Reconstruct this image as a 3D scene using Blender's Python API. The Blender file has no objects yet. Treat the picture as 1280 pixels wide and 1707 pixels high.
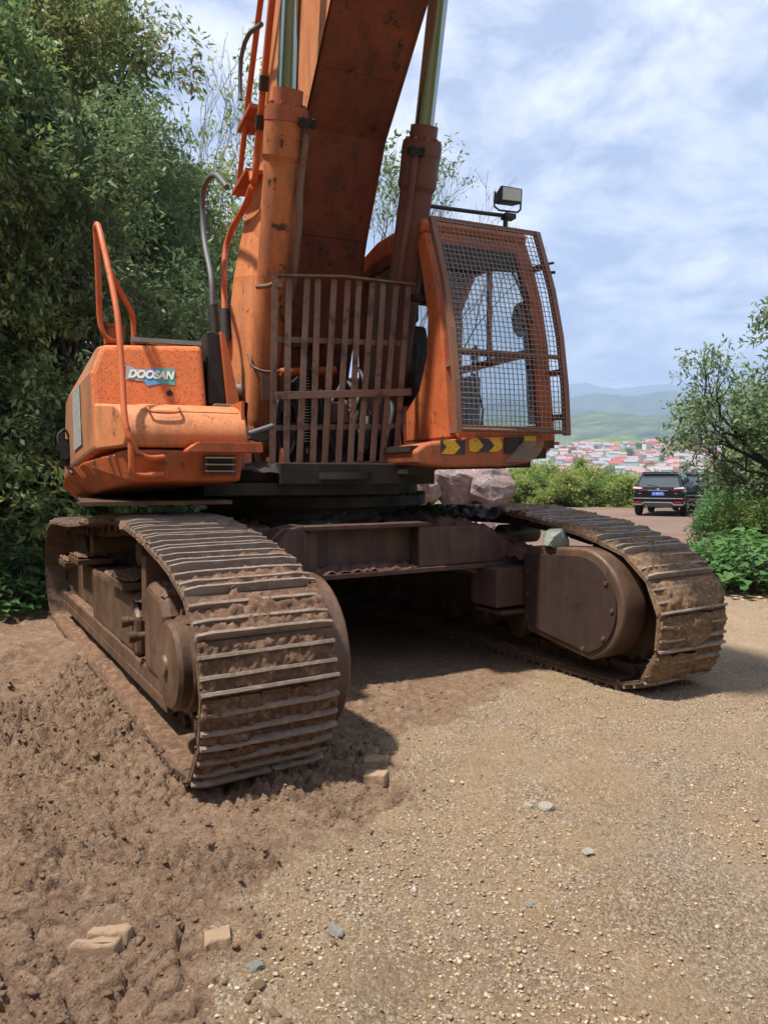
import bpy, math, random
import numpy as np
from mathutils import Vector, Matrix

R = math.radians
SC = bpy.context.scene
COL = SC.collection
random.seed(7)
RNG = np.random.default_rng(11)

# ------------------------------------------------------------------ camera
cam_d = bpy.data.cameras.new('camera')
cam = bpy.data.objects.new('camera', cam_d)
COL.objects.link(cam)
cam.location = (0, 0, 1.53)
cam.rotation_euler = (R(90 - 2.84), 0, 0)
cam_d.sensor_fit = 'VERTICAL'
cam_d.sensor_height = 36
cam_d.lens = 36 * 1240 / 1707
cam_d.clip_start = 0.05
cam_d.clip_end = 30000
SC.camera = cam

# ------------------------------------------------------------------ sky and sun
SUN_EL, SUN_AZ = R(66), R(-118)            # azimuth clockwise from +Y
world = bpy.data.worlds.new('World')
SC.world = world
world.use_nodes = True
nt = world.node_tree
nt.nodes.clear()
def N(tree, kind, **kw):
    n = tree.nodes.new(kind)
    for k, v in kw.items():
        if k.startswith('i_'):
            key = k[2:]
            n.inputs[int(key) if key.isdigit() else key.replace('_', ' ')].default_value = v
        else:
            setattr(n, k, v)
    return n
out = N(nt, 'ShaderNodeOutputWorld')
bg = N(nt, 'ShaderNodeBackground', i_Strength=0.1)
sky = N(nt, 'ShaderNodeTexSky', sky_type='NISHITA', sun_disc=False)
sky.sun_elevation = SUN_EL
sky.sun_rotation = SUN_AZ
sky.air_density = 1.0
sky.dust_density = 1.5
tc = N(nt, 'ShaderNodeTexCoord')
sep = N(nt, 'ShaderNodeSeparateXYZ')
nt.links.new(tc.outputs['Generated'], sep.inputs[0])
zz = N(nt, 'ShaderNodeMath', operation='MAXIMUM'); zz.inputs[1].default_value = 0.0
nt.links.new(sep.outputs['Z'], zz.inputs[0])
za = N(nt, 'ShaderNodeMath', operation='ADD'); za.inputs[1].default_value = 0.22
nt.links.new(zz.outputs[0], za.inputs[0])
dx = N(nt, 'ShaderNodeMath', operation='DIVIDE'); dy = N(nt, 'ShaderNodeMath', operation='DIVIDE')
nt.links.new(sep.outputs['X'], dx.inputs[0]); nt.links.new(za.outputs[0], dx.inputs[1])
nt.links.new(sep.outputs['Y'], dy.inputs[0]); nt.links.new(za.outputs[0], dy.inputs[1])
comb = N(nt, 'ShaderNodeCombineXYZ')
nt.links.new(dx.outputs[0], comb.inputs[0]); nt.links.new(dy.outputs[0], comb.inputs[1])
n1 = N(nt, 'ShaderNodeTexNoise', i_Scale=1.1, i_Detail=7.0, i_Roughness=0.56, i_Distortion=0.5)
n2 = N(nt, 'ShaderNodeTexNoise', i_Scale=3.2, i_Detail=10.0, i_Roughness=0.62, i_Distortion=0.25)
nt.links.new(comb.outputs[0], n1.inputs['Vector']); nt.links.new(comb.outputs[0], n2.inputs['Vector'])
r1 = N(nt, 'ShaderNodeMapRange', i_1=0.28, i_2=0.56, i_3=0.5, i_4=1.0)
nt.links.new(n1.outputs[0], r1.inputs[0])
r2 = N(nt, 'ShaderNodeMapRange', i_1=0.41, i_2=0.62)
nt.links.new(n2.outputs[0], r2.inputs[0])
cmix = N(nt, 'ShaderNodeMix', data_type='RGBA')
cmix.inputs['A'].default_value = (2.5, 2.95, 4.1, 1)
cmix.inputs['B'].default_value = (6.6, 6.65, 6.9, 1)
nt.links.new(r2.outputs[0], cmix.inputs['Factor'])
smix = N(nt, 'ShaderNodeMix', data_type='RGBA')
nt.links.new(r1.outputs[0], smix.inputs['Factor'])
nt.links.new(sky.outputs[0], smix.inputs['A'])
nt.links.new(cmix.outputs['Result'], smix.inputs['B'])
nt.links.new(smix.outputs['Result'], bg.inputs[0])
nt.links.new(bg.outputs[0], out.inputs[0])

sun_d = bpy.data.lights.new('sun', 'SUN')
sun_d.energy = 5.0
sun_d.angle = R(2.5)
sun_d.color = (1.0, 0.93, 0.82)
sun = bpy.data.objects.new('sun', sun_d)
COL.objects.link(sun)
to_sun = Vector((math.sin(SUN_AZ) * math.cos(SUN_EL), math.cos(SUN_AZ) * math.cos(SUN_EL), math.sin(SUN_EL)))
sun.rotation_euler = to_sun.to_track_quat('Z', 'Y').to_euler()
sun.location = to_sun * 60

vs = SC.view_settings
vs.view_transform = 'Standard'; vs.look = 'None'; vs.exposure = 1.05; vs.gamma = 1.0
SC.render.engine = 'CYCLES'
SC.cycles.use_denoising = True
SC.cycles.max_bounces = 7
SC.cycles.diffuse_bounces = 3
SC.cycles.glossy_bounces = 3
SC.cycles.transmission_bounces = 5
SC.cycles.transparent_max_bounces = 12
SC.cycles.volume_bounces = 0
SC.cycles.caustics_reflective = False
SC.cycles.caustics_refractive = False

# ------------------------------------------------------------------ materials
MATS = {}
class MT:
    def __init__(s, name, rough=0.8, metal=0.0, spec=0.3):
        m = bpy.data.materials.new(name); m.use_nodes = True
        MATS[name] = m
        s.m = m; s.t = m.node_tree; s.t.nodes.clear()
        s.o = s.n('ShaderNodeOutputMaterial')
        s.b = s.n('ShaderNodeBsdfPrincipled')
        s.b.inputs['Roughness'].default_value = rough
        s.b.inputs['Metallic'].default_value = metal
        s.b.inputs['Specular IOR Level'].default_value = spec
        s.l(s.b.outputs[0], s.o.inputs[0])
        s.tc = s.n('ShaderNodeTexCoord')
    def n(s, k, **kw): return N(s.t, k, **kw)
    def l(s, a, b): s.t.links.new(a, b)
    def noise(s, scale, detail=4.0, rough=0.55, stretch=None, coord='Object', dist=0.0):
        n = s.n('ShaderNodeTexNoise', i_Scale=scale, i_Detail=detail, i_Roughness=rough, i_Distortion=dist)
        c = s.tc.outputs[coord]
        if stretch:
            mp = s.n('ShaderNodeMapping'); mp.inputs['Scale'].default_value = stretch
            s.l(c, mp.inputs[0]); c = mp.outputs[0]
        s.l(c, n.inputs['Vector'])
        return n.outputs[0]
    def voro(s, scale, out='Distance', coord='Object', rand=1.0):
        n = s.n('ShaderNodeTexVoronoi', i_Scale=scale, i_Randomness=rand)
        s.l(s.tc.outputs[coord], n.inputs['Vector'])
        return n.outputs[out]
    def rng(s, a, lo, hi, o0=0.0, o1=1.0):
        r = s.n('ShaderNodeMapRange', i_1=lo, i_2=hi, i_3=o0, i_4=o1)
        s.l(a, r.inputs[0]); return r.outputs[0]
    def mix(s, f, a, b):
        m = s.n('ShaderNodeMix', data_type='RGBA')
        for v, k in ((f, 'Factor'), (a, 'A'), (b, 'B')):
            if isinstance(v, (tuple, list)): m.inputs[k].default_value = (*v[:3], 1)
            elif isinstance(v, float):
                m.inputs[k].default_value = v
            else: s.l(v, m.inputs[k])
        return m.outputs['Result']
    def math(s, op, a, b):
        m = s.n('ShaderNodeMath', operation=op)
        for i, v in enumerate((a, b)):
            if isinstance(v, (float, int)): m.inputs[i].default_value = v
            else: s.l(v, m.inputs[i])
        return m.outputs[0]
    def color(s, c):
        if isinstance(c, (tuple, list)): s.b.inputs['Base Color'].default_value = (*c[:3], 1)
        else: s.l(c, s.b.inputs['Base Color'])
    def bump(s, h, strength=0.4, dist=0.01):
        b = s.n('ShaderNodeBump', i_Strength=strength, i_Distance=dist)
        s.l(h, b.inputs['Height']); s.l(b.outputs[0], s.b.inputs['Normal'])
    def rough(s, v): s.l(v, s.b.inputs['Roughness'])

def paint(name, c1, c2, rust=(0.10, 0.035, 0.015), rust_lo=0.60, rust_hi=0.68, dirt=0.35, speck=0.0, rough=0.55, dirtc=(0.10, 0.06, 0.04)):
    t = MT(name, rough=rough, spec=0.35)
    base = t.mix(t.rng(t.noise(2.3, 5), 0.3, 0.7), c1, c2)
    st = t.rng(t.noise(9, 5, 0.6, stretch=(1, 1, 0.12)), 0.46, 0.72, 0, dirt)
    base = t.mix(st, base, dirtc)
    bl = t.rng(t.noise(1.7, 6, 0.65), 0.55, 0.75, 0, dirt * 1.2)
    base = t.mix(bl, base, dirtc)
    rs = t.rng(t.noise(7, 8, 0.7), rust_lo, rust_hi)
    base = t.mix(rs, base, rust)
    if speck > 0:
        sp = t.rng(t.noise(95, 3, 0.6), 0.56, 0.64, 0, speck)
        sp2 = t.rng(t.noise(45, 3, 0.6), 0.58, 0.66, 0, speck * 0.8)
        base = t.mix(sp, base, rust)
        base = t.mix(sp2, base, (rust[0] * 1.6, rust[1] * 1.4, rust[2] * 1.2))
    t.color(base)
    t.rough(t.rng(t.noise(6, 5), 0.3, 0.7, rough - 0.12, rough + 0.25))
    t.bump(t.noise(38, 7, 0.7), 0.3, 0.006)
    return t.m

paint('orange_faded', (0.58, 0.225, 0.095), (0.50, 0.165, 0.060), rust=(0.16, 0.06, 0.03), rust_lo=0.60, rust_hi=0.66, dirt=0.42, speck=0.45)
paint('orange_speckled', (0.56, 0.125, 0.025), (0.62, 0.155, 0.04), rust=(0.20, 0.035, 0.012), rust_lo=0.66, rust_hi=0.74, dirt=0.22, speck=0.95)
paint('orange_deep', (0.52, 0.125, 0.035), (0.38, 0.08, 0.022), rust=(0.09, 0.035, 0.02), rust_lo=0.59, rust_hi=0.66, dirt=0.58, speck=0.45, dirtc=(0.085, 0.05, 0.035))
paint('orange_muddy', (0.40, 0.10, 0.035), (0.25, 0.07, 0.03), dirt=0.7, speck=0.4, rough=0.65)
paint('orange_shaded_stained', (0.175, 0.042, 0.020), (0.12, 0.030, 0.016), rust=(0.02, 0.010, 0.008), rust_lo=0.57, rust_hi=0.66, dirt=0.8, dirtc=(0.045, 0.020, 0.014), rough=0.6)  # stained orange, darkened to paint in the shade under the boom
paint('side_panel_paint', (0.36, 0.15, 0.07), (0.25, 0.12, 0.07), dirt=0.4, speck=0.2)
paint('maroon_paint', (0.070, 0.035, 0.027), (0.045, 0.024, 0.019), rust=(0.03, 0.016, 0.013), dirt=0.5, rough=0.6, dirtc=(0.13, 0.078, 0.055))
paint('cover_paint_shaded', (0.040, 0.022, 0.017), (0.028, 0.016, 0.013), rust=(0.02, 0.012, 0.01), dirt=0.35, rough=0.6, dirtc=(0.07, 0.042, 0.03))  # darker maroon, shade on the motor guard cover put into the colour
paint('grille_paint', (0.185, 0.10, 0.07), (0.11, 0.055, 0.038), rust=(0.06, 0.026, 0.017), rust_lo=0.52, rust_hi=0.64, dirt=0.55, speck=0.5, rough=0.6, dirtc=(0.20, 0.13, 0.09))
paint('guard_paint', (0.20, 0.095, 0.06), (0.15, 0.065, 0.04), rust=(0.08, 0.03, 0.015), dirt=0.3, rough=0.6)
paint('frame_mud', (0.105, 0.060, 0.038), (0.06, 0.034, 0.023), rust=(0.038, 0.022, 0.015), rust_lo=0.5, rust_hi=0.75, dirt=0.6, rough=0.42, dirtc=(0.18, 0.104, 0.064))
paint('grease_black', (0.012, 0.009, 0.008), (0.018, 0.013, 0.011), rust=(0.035, 0.022, 0.016), dirt=0.2, rough=0.6)
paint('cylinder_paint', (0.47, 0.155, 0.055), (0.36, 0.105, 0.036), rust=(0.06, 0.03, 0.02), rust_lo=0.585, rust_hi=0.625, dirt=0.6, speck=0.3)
paint('cylinder_dark_shaded', (0.16, 0.05, 0.035), (0.10, 0.035, 0.028), rust=(0.04, 0.02, 0.015), dirt=0.5)  # darkened cylinder paint, the boom's shadow put into the colour
paint('pipe_orange', (0.50, 0.11, 0.03), (0.40, 0.085, 0.025), dirt=0.2, speck=0.2)

def plain(name, c, rough=0.6, metal=0.0, var=0.25, scale=8.0, spec=0.4):
    t = MT(name, rough=rough, metal=metal, spec=spec)
    t.color(t.mix(t.rng(t.noise(scale, 5), 0.3, 0.7), c, tuple(x * (1 - var) for x in c)))
    return t.m
plain('black_rubber', (0.03, 0.03, 0.032), 0.6)
plain('hose_grey', (0.11, 0.11, 0.12), 0.55)
plain('steel_bare', (0.36, 0.34, 0.32), 0.4, 0.7)
plain('chrome', (0.34, 0.34, 0.31), 0.08, 1.0, 0.1, 3)
plain('cab_interior', (0.035, 0.036, 0.04), 0.7)
plain('decal_white', (0.78, 0.77, 0.72), 0.6)
plain('decal_grey', (0.33, 0.37, 0.42), 0.6)
plain('decal_blue', (0.10, 0.30, 0.56), 0.6)
plain('decal_teal', (0.10, 0.36, 0.32), 0.6)
plain('decal_stripe', (0.30, 0.31, 0.30), 0.7, var=0.4, scale=30)
paint('chevron_yellow', (0.62, 0.36, 0.03), (0.52, 0.28, 0.02), rust=(0.12, 0.06, 0.02), rust_lo=0.58, rust_hi=0.63, dirt=0.3, speck=0.4)
paint('chevron_black', (0.03, 0.03, 0.032), (0.045, 0.042, 0.04), rust=(0.10, 0.06, 0.03), dirt=0.2)
plain('lamp_lens', (0.50, 0.50, 0.46), 0.2, var=0.15)
plain('car_black', (0.010, 0.011, 0.013), 0.12, 0.0, 0.1, 2, 0.6)
plain('car_green', (0.012, 0.020, 0.018), 0.12, 0.0, 0.1, 2, 0.6)
plain('car_trim', (0.42, 0.43, 0.44), 0.35, 0.4)
plain('car_plastic', (0.035, 0.035, 0.036), 0.6)
plain('tail_red', (0.40, 0.018, 0.022), 0.2, var=0.3, scale=20)
plain('tail_clear', (0.62, 0.50, 0.50), 0.15)
plain('plate_blue', (0.02, 0.10, 0.55), 0.4, var=0.05)
plain('car_glass', (0.055, 0.07, 0.085), 0.06, 0.0, 0.2, 1, 0.8)
plain('tyre_rubber', (0.018, 0.018, 0.018), 0.85)
plain('rim_alloy', (0.40, 0.40, 0.42), 0.3, 0.8)
plain('mesh_wire', (0.30, 0.24, 0.21), 0.5, 0.4, 0.3, 60)
plain('white_wall', (0.62, 0.64, 0.66), 0.8, var=0.08, scale=0.3)
plain('grey_wall', (0.48, 0.48, 0.50), 0.8, var=0.1, scale=0.3)
plain('cream_wall', (0.60, 0.56, 0.50), 0.8, var=0.1, scale=0.3)
plain('roof_red', (0.40, 0.10, 0.08), 0.8, var=0.3, scale=0.2)
plain('roof_pink', (0.42, 0.24, 0.23), 0.8, var=0.3, scale=0.2)
plain('roof_grey', (0.30, 0.30, 0.33), 0.8, var=0.3, scale=0.2)
plain('far_window', (0.10, 0.13, 0.17), 0.3)
plain('bark', (0.10, 0.08, 0.065), 0.9, var=0.5, scale=14)
plain('bark_dark', (0.055, 0.045, 0.038), 0.9, var=0.5, scale=14)
plain('bark_pale', (0.20, 0.185, 0.165), 0.9, var=0.4, scale=14)

g = MT('cab_glass', rough=0.05)
g.t.nodes.remove(g.b)
tr = g.n('ShaderNodeBsdfTransparent'); tr.inputs[0].default_value = (0.90, 0.93, 0.94, 1)
gl = g.n('ShaderNodeBsdfGlossy'); gl.inputs['Roughness'].default_value = 0.04; gl.inputs[0].default_value = (0.8, 0.85, 0.9, 1)
fr = g.n('ShaderNodeLayerWeight', i_Blend=0.35)
mx = g.n('ShaderNodeMixShader')
fm = g.math('ADD', g.math('MULTIPLY', g.math('POWER', fr.outputs['Facing'], 3.0), 0.6), 0.06)
g.l(fm, mx.inputs[0]); g.l(tr.outputs[0], mx.inputs[1]); g.l(gl.outputs[0], mx.inputs[2])
g.l(mx.outputs[0], g.o.inputs[0])

def leafmat(name, cols, trans=0.42, rough=0.52):
    t = MT(name, rough=rough, spec=0.4)
    geo = t.n('ShaderNodeNewGeometry')
    ramp = t.n('ShaderNodeValToRGB')
    el = ramp.color_ramp.elements
    while len(el) < len(cols): el.new(0.5)
    for i, c in enumerate(cols):
        el[i].position = i / (len(cols) - 1); el[i].color = (*c, 1)
    t.l(geo.outputs['Random Per Island'], ramp.inputs[0])
    big = t.rng(t.noise(0.7, 3), 0.3, 0.7, 0.65, 1.25)
    mul = t.n('ShaderNodeMix', data_type='RGBA', blend_type='MULTIPLY')
    mul.inputs['Factor'].default_value = 1.0
    t.l(ramp.outputs[0], mul.inputs['A']); t.l(big, mul.inputs['B'])
    col = mul.outputs['Result']
    t.color(col)
    tl = t.n('ShaderNodeBsdfTranslucent'); t.l(col, tl.inputs[0])
    ms = t.n('ShaderNodeMixShader'); ms.inputs[0].default_value = trans
    t.l(t.b.outputs[0], ms.inputs[1]); t.l(tl.outputs[0], ms.inputs[2])
    t.l(ms.outputs[0], t.o.inputs[0])
    return t.m
leafmat('leaf_dark', [(0.082, 0.162, 0.064), (0.137, 0.239, 0.086), (0.218, 0.316, 0.115), (0.345, 0.383, 0.134), (0.109, 0.200, 0.106)])
leafmat('leaf_olive', [(0.114, 0.172, 0.060), (0.170, 0.232, 0.075), (0.270, 0.284, 0.105), (0.241, 0.202, 0.098), (0.128, 0.209, 0.075)])
leafmat('leaf_bright', [(0.10, 0.18, 0.035), (0.15, 0.23, 0.05), (0.21, 0.26, 0.06), (0.12, 0.21, 0.06)])
leafmat('leaf_yellow', [(0.20, 0.28, 0.055), (0.30, 0.34, 0.075), (0.16, 0.25, 0.06), (0.36, 0.35, 0.10)])
leafmat('leaf_broad', [(0.057, 0.155, 0.036), (0.088, 0.207, 0.047), (0.124, 0.248, 0.062), (0.073, 0.176, 0.051)])
leafmat('leaf_grey', [(0.123, 0.193, 0.096), (0.166, 0.244, 0.105), (0.215, 0.287, 0.123), (0.099, 0.155, 0.078)])

# ground: brown churned mud against pale gravel, split by the 'mud' attribute
t = MT('soil', rough=0.92, spec=0.15)
at = t.n('ShaderNodeAttribute', attribute_name='mud')
mask = at.outputs['Fac']
mudc = t.mix(t.rng(t.noise(1.4, 6, 0.6), 0.3, 0.7), (0.265, 0.172, 0.112), (0.175, 0.110, 0.074))
mudc = t.mix(t.rng(t.noise(16, 6, 0.7), 0.45, 0.75), mudc, (0.38, 0.265, 0.18))
mudc = t.mix(t.rng(t.noise(5, 5, 0.6), 0.58, 0.75, 0, 0.6), mudc, (0.115, 0.064, 0.050))
mudc = t.mix(t.rng(t.noise(48, 6, 0.8, dist=0.5), 0.55, 0.70, 0, 0.8), mudc, (0.42, 0.305, 0.215))
mudc = t.mix(t.rng(t.noise(75, 6, 0.8, dist=0.6), 0.55, 0.68, 0, 0.85), mudc, (0.060, 0.034, 0.022))
peb = t.n('ShaderNodeTexVoronoi', i_Scale=85.0); t.l(t.tc.outputs['Object'], peb.inputs['Vector'])
peb2 = t.n('ShaderNodeTexVoronoi', i_Scale=38.0); t.l(t.tc.outputs['Object'], peb2.inputs['Vector'])
ramp = t.n('ShaderNodeValToRGB')
el = ramp.color_ramp.elements
for i, c in enumerate([(0.20, 0.140, 0.09), (0.36, 0.268, 0.168), (0.46, 0.36, 0.24), (0.28, 0.185, 0.105), (0.60, 0.52, 0.41), (0.25, 0.19, 0.175), (0.42, 0.315, 0.195)]):
    if i < 2: el[i].position = i / 6; el[i].color = (*c, 1)
    else:
        e = el.new(i / 6); e.color = (*c, 1)
el[1].position = 1 / 6
sx = t.n('ShaderNodeSeparateColor'); t.l(peb.outputs['Color'], sx.inputs[0])
t.l(sx.outputs[0], ramp.inputs[0])
sx2 = t.n('ShaderNodeSeparateColor'); t.l(peb2.outputs['Color'], sx2.inputs[0])
big = t.rng(sx2.outputs[1], 0.80, 0.86, 0, 1)
rim = t.rng(peb2.outputs['Distance'], 0.30, 0.42, 1, 0)
grav = t.mix(t.rng(t.noise(2.2, 7, 0.7), 0.40, 0.62, 0.0, 0.7), ramp.outputs[0], (0.315, 0.215, 0.120))
grav = t.mix(t.rng(t.noise(1.1, 6, 0.7), 0.50, 0.66, 0, 0.75), grav, t.mix(sx.outputs[1], (0.20, 0.160, 0.13), (0.52, 0.45, 0.36)))
grav = t.mix(t.math('MULTIPLY', t.math('MULTIPLY', big, rim), t.rng(t.noise(3.0, 4), 0.4, 0.6)), grav, t.mix(sx2.outputs[2], (0.20, 0.155, 0.14), (0.52, 0.46, 0.37)))
patch = t.rng(t.noise(1.25, 7, 0.72, dist=0.6), 0.43, 0.58)        # loose stones against packed sandy soil
def pm(f): return t.math('MULTIPLY', f, t.math('ADD', t.math('MULTIPLY', patch, 0.85), 0.15))
grav = t.mix(t.math('SUBTRACT', 0.55, t.math('MULTIPLY', patch, 0.55)), grav, t.mix(t.rng(t.noise(5, 6, 0.7), 0.35, 0.65), (0.39, 0.272, 0.165), (0.30, 0.205, 0.120)))
grav = t.mix(pm(t.rng(peb.outputs['Distance'], 0.44, 0.64, 0, 0.6)), grav, (0.125, 0.083, 0.050))  # dark soil between pebbles, painted in place of small shadows
grav = t.mix(pm(t.rng(t.noise(60, 5, 0.8), 0.56, 0.68, 0, 0.9)), grav, (0.70, 0.63, 0.53))
grav = t.mix(t.rng(t.noise(110, 4, 0.8, dist=0.4), 0.58, 0.70, 0, 0.75), grav, (0.095, 0.062, 0.038))
grav = t.mix(t.rng(t.noise(0.55, 7, 0.7, dist=0.8), 0.52, 0.68, 0, 0.45), grav, (0.17, 0.115, 0.072))
edge = t.math('ADD', mask, t.rng(t.noise(9, 6, 0.7), 0.2, 0.8, -0.75, 0.75))
ef = t.rng(edge, 0.35, 0.65)
base = t.mix(ef, grav, mudc)
at2 = t.n('ShaderNodeAttribute', attribute_name='far')
farc = t.mix(t.rng(t.noise(0.35, 5), 0.35, 0.65), (0.17, 0.115, 0.095), (0.22, 0.15, 0.115))
base = t.mix(at2.outputs['Fac'], base, farc)
at3 = t.n('ShaderNodeAttribute', attribute_name='green')
greenc = t.mix(t.rng(t.noise(0.05, 6), 0.35, 0.65), (0.075, 0.115, 0.035), (0.13, 0.17, 0.05))
base = t.mix(at3.outputs['Fac'], base, greenc)
t.color(base)
hb = t.math('ADD', t.math('MULTIPLY', peb.outputs['Distance'], -0.5), t.noise(70, 6, 0.75))
hb = t.math('ADD', hb, t.math('MULTIPLY', t.noise(30, 6, 0.8), 1.6))
t.bump(hb, 1.0, 0.016)

def mudmat(name, c1, c2, c3, rough=0.9, scale=20):
    t = MT(name, rough=rough, spec=0.2)
    b = t.mix(t.rng(t.noise(scale * 0.2, 6, 0.6), 0.3, 0.7), c1, c2)
    b = t.mix(t.rng(t.noise(scale, 7, 0.75), 0.48, 0.72), b, c3)
    t.color(b)
    t.bump(t.noise(scale * 3, 8, 0.8), 1.0, 0.02)
    return t.m
mudmat('mud_caked', (0.225, 0.128, 0.082), (0.125, 0.070, 0.046), (0.41, 0.265, 0.175), scale=26)
mudmat('mud_ochre', (0.27, 0.168, 0.098), (0.15, 0.088, 0.050), (0.47, 0.325, 0.195), scale=40)
mudmat('mud_red', (0.155, 0.075, 0.062), (0.105, 0.055, 0.048), (0.21, 0.12, 0.10))
mudmat('clod_mud', (0.25, 0.158, 0.098), (0.185, 0.112, 0.07), (0.35, 0.24, 0.155), scale=14)
mudmat('slab_mud', (0.36, 0.25, 0.162), (0.31, 0.21, 0.135), (0.40, 0.285, 0.19), scale=5)
mudmat('shoe_steel', (0.155, 0.098, 0.068), (0.10, 0.06, 0.042), (0.22, 0.15, 0.11), rough=0.6, scale=10)
mudmat('grouser_worn', (0.33, 0.26, 0.215), (0.22, 0.16, 0.125), (0.43, 0.36, 0.31), rough=0.45, scale=14)
mudmat('rock_pink', (0.33, 0.215, 0.20), (0.19, 0.145, 0.15), (0.46, 0.40, 0.38), scale=5)
mudmat('rock_red', (0.21, 0.125, 0.11), (0.14, 0.09, 0.085), (0.27, 0.18, 0.16), scale=4)
mudmat('rock_green', (0.42, 0.45, 0.39), (0.28, 0.32, 0.28), (0.58, 0.60, 0.53), scale=16)
mudmat('stone_white', (0.70, 0.64, 0.53), (0.60, 0.54, 0.43), (0.76, 0.71, 0.62), scale=20)
mudmat('stone_grey', (0.50, 0.48, 0.44), (0.40, 0.38, 0.35), (0.58, 0.56, 0.52), scale=20)
mudmat('stone_tan', (0.36, 0.25, 0.14), (0.28, 0.18, 0.10), (0.42, 0.31, 0.20), scale=20)
mudmat('bank_soil', (0.075, 0.055, 0.038), (0.05, 0.042, 0.028), (0.10, 0.07, 0.05), scale=3)
t = MT('gravel_mix', rough=0.85, spec=0.25)
geo = t.n('ShaderNodeNewGeometry')
ramp = t.n('ShaderNodeValToRGB'); ramp.color_ramp.interpolation = 'CONSTANT'
el = ramp.color_ramp.elements
cs = [(0.32, 0.235, 0.145), (0.36, 0.28, 0.18), (0.25, 0.175, 0.105), (0.44, 0.36, 0.26), (0.26, 0.19, 0.16), (0.34, 0.24, 0.135), (0.32, 0.275, 0.23), (0.20, 0.14, 0.105)]
for i, c in enumerate(cs):
    if i < 2: el[i].color = (*c, 1); el[i].position = i / 8
    else:
        e = el.new(i / 8); e.color = (*c, 1)
t.l(geo.outputs['Random Per Island'], ramp.inputs[0])
t.color(t.mix(t.rng(t.noise(60, 4), 0.4, 0.7, 0, 0.4), ramp.outputs[0], (0.30, 0.22, 0.14)))
def hillmat(name, c1, c2, scale):
    t = MT(name, rough=1.0, spec=0.0)
    b = t.mix(t.rng(t.noise(scale, 8, 0.65), 0.35, 0.65), c1, c2)
    t.color(b); t.bump(t.noise(scale * 6, 6, 0.7), 0.8, 6.0)
hillmat('hill_light', (0.20, 0.24, 0.065), (0.07, 0.11, 0.03), 0.022)
hillmat('hill_forest', (0.025, 0.045, 0.018), (0.13, 0.16, 0.055), 0.014)
hillmat('mountain_far', (0.02, 0.04, 0.02), (0.09, 0.11, 0.05), 0.005)

# ------------------------------------------------------------------ helpers
def tag(o, label=None, cat=None, group=None, kind=None):
    if label: o['label'] = label
    if cat: o['category'] = cat
    if group: o['group'] = group
    if kind: o['kind'] = kind
    return o
def link(name, me, parent=None, loc=(0, 0, 0), rot=(0, 0, 0)):
    o = bpy.data.objects.new(name, me)
    COL.objects.link(o)
    o.parent = parent
    o.location = loc; o.rotation_euler = rot
    return o
def empty(name, loc=(0, 0, 0), rz=0.0):
    o = bpy.data.objects.new(name, None)
    o.empty_display_size = 0.2
    COL.objects.link(o); o.location = loc; o.rotation_euler = (0, 0, rz)
    return o
def fast_mesh(name, v, f, mat, smooth=False):
    v = np.asarray(v, dtype=np.float32); f = np.asarray(f, dtype=np.int32)
    me = bpy.data.meshes.new(name)
    k = f.shape[1]
    me.vertices.add(len(v)); me.vertices.foreach_set('co', v.ravel())
    me.loops.add(f.size); me.loops.foreach_set('vertex_index', f.ravel())
    me.polygons.add(len(f)); me.polygons.foreach_set('loop_start', np.arange(0, f.size, k, dtype=np.int32))
    if smooth: me.polygons.foreach_set('use_smooth', np.ones(len(f), dtype=bool))
    me.update(calc_edges=True); me.validate()
    if mat: me.materials.append(MATS[mat])
    return me

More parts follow.
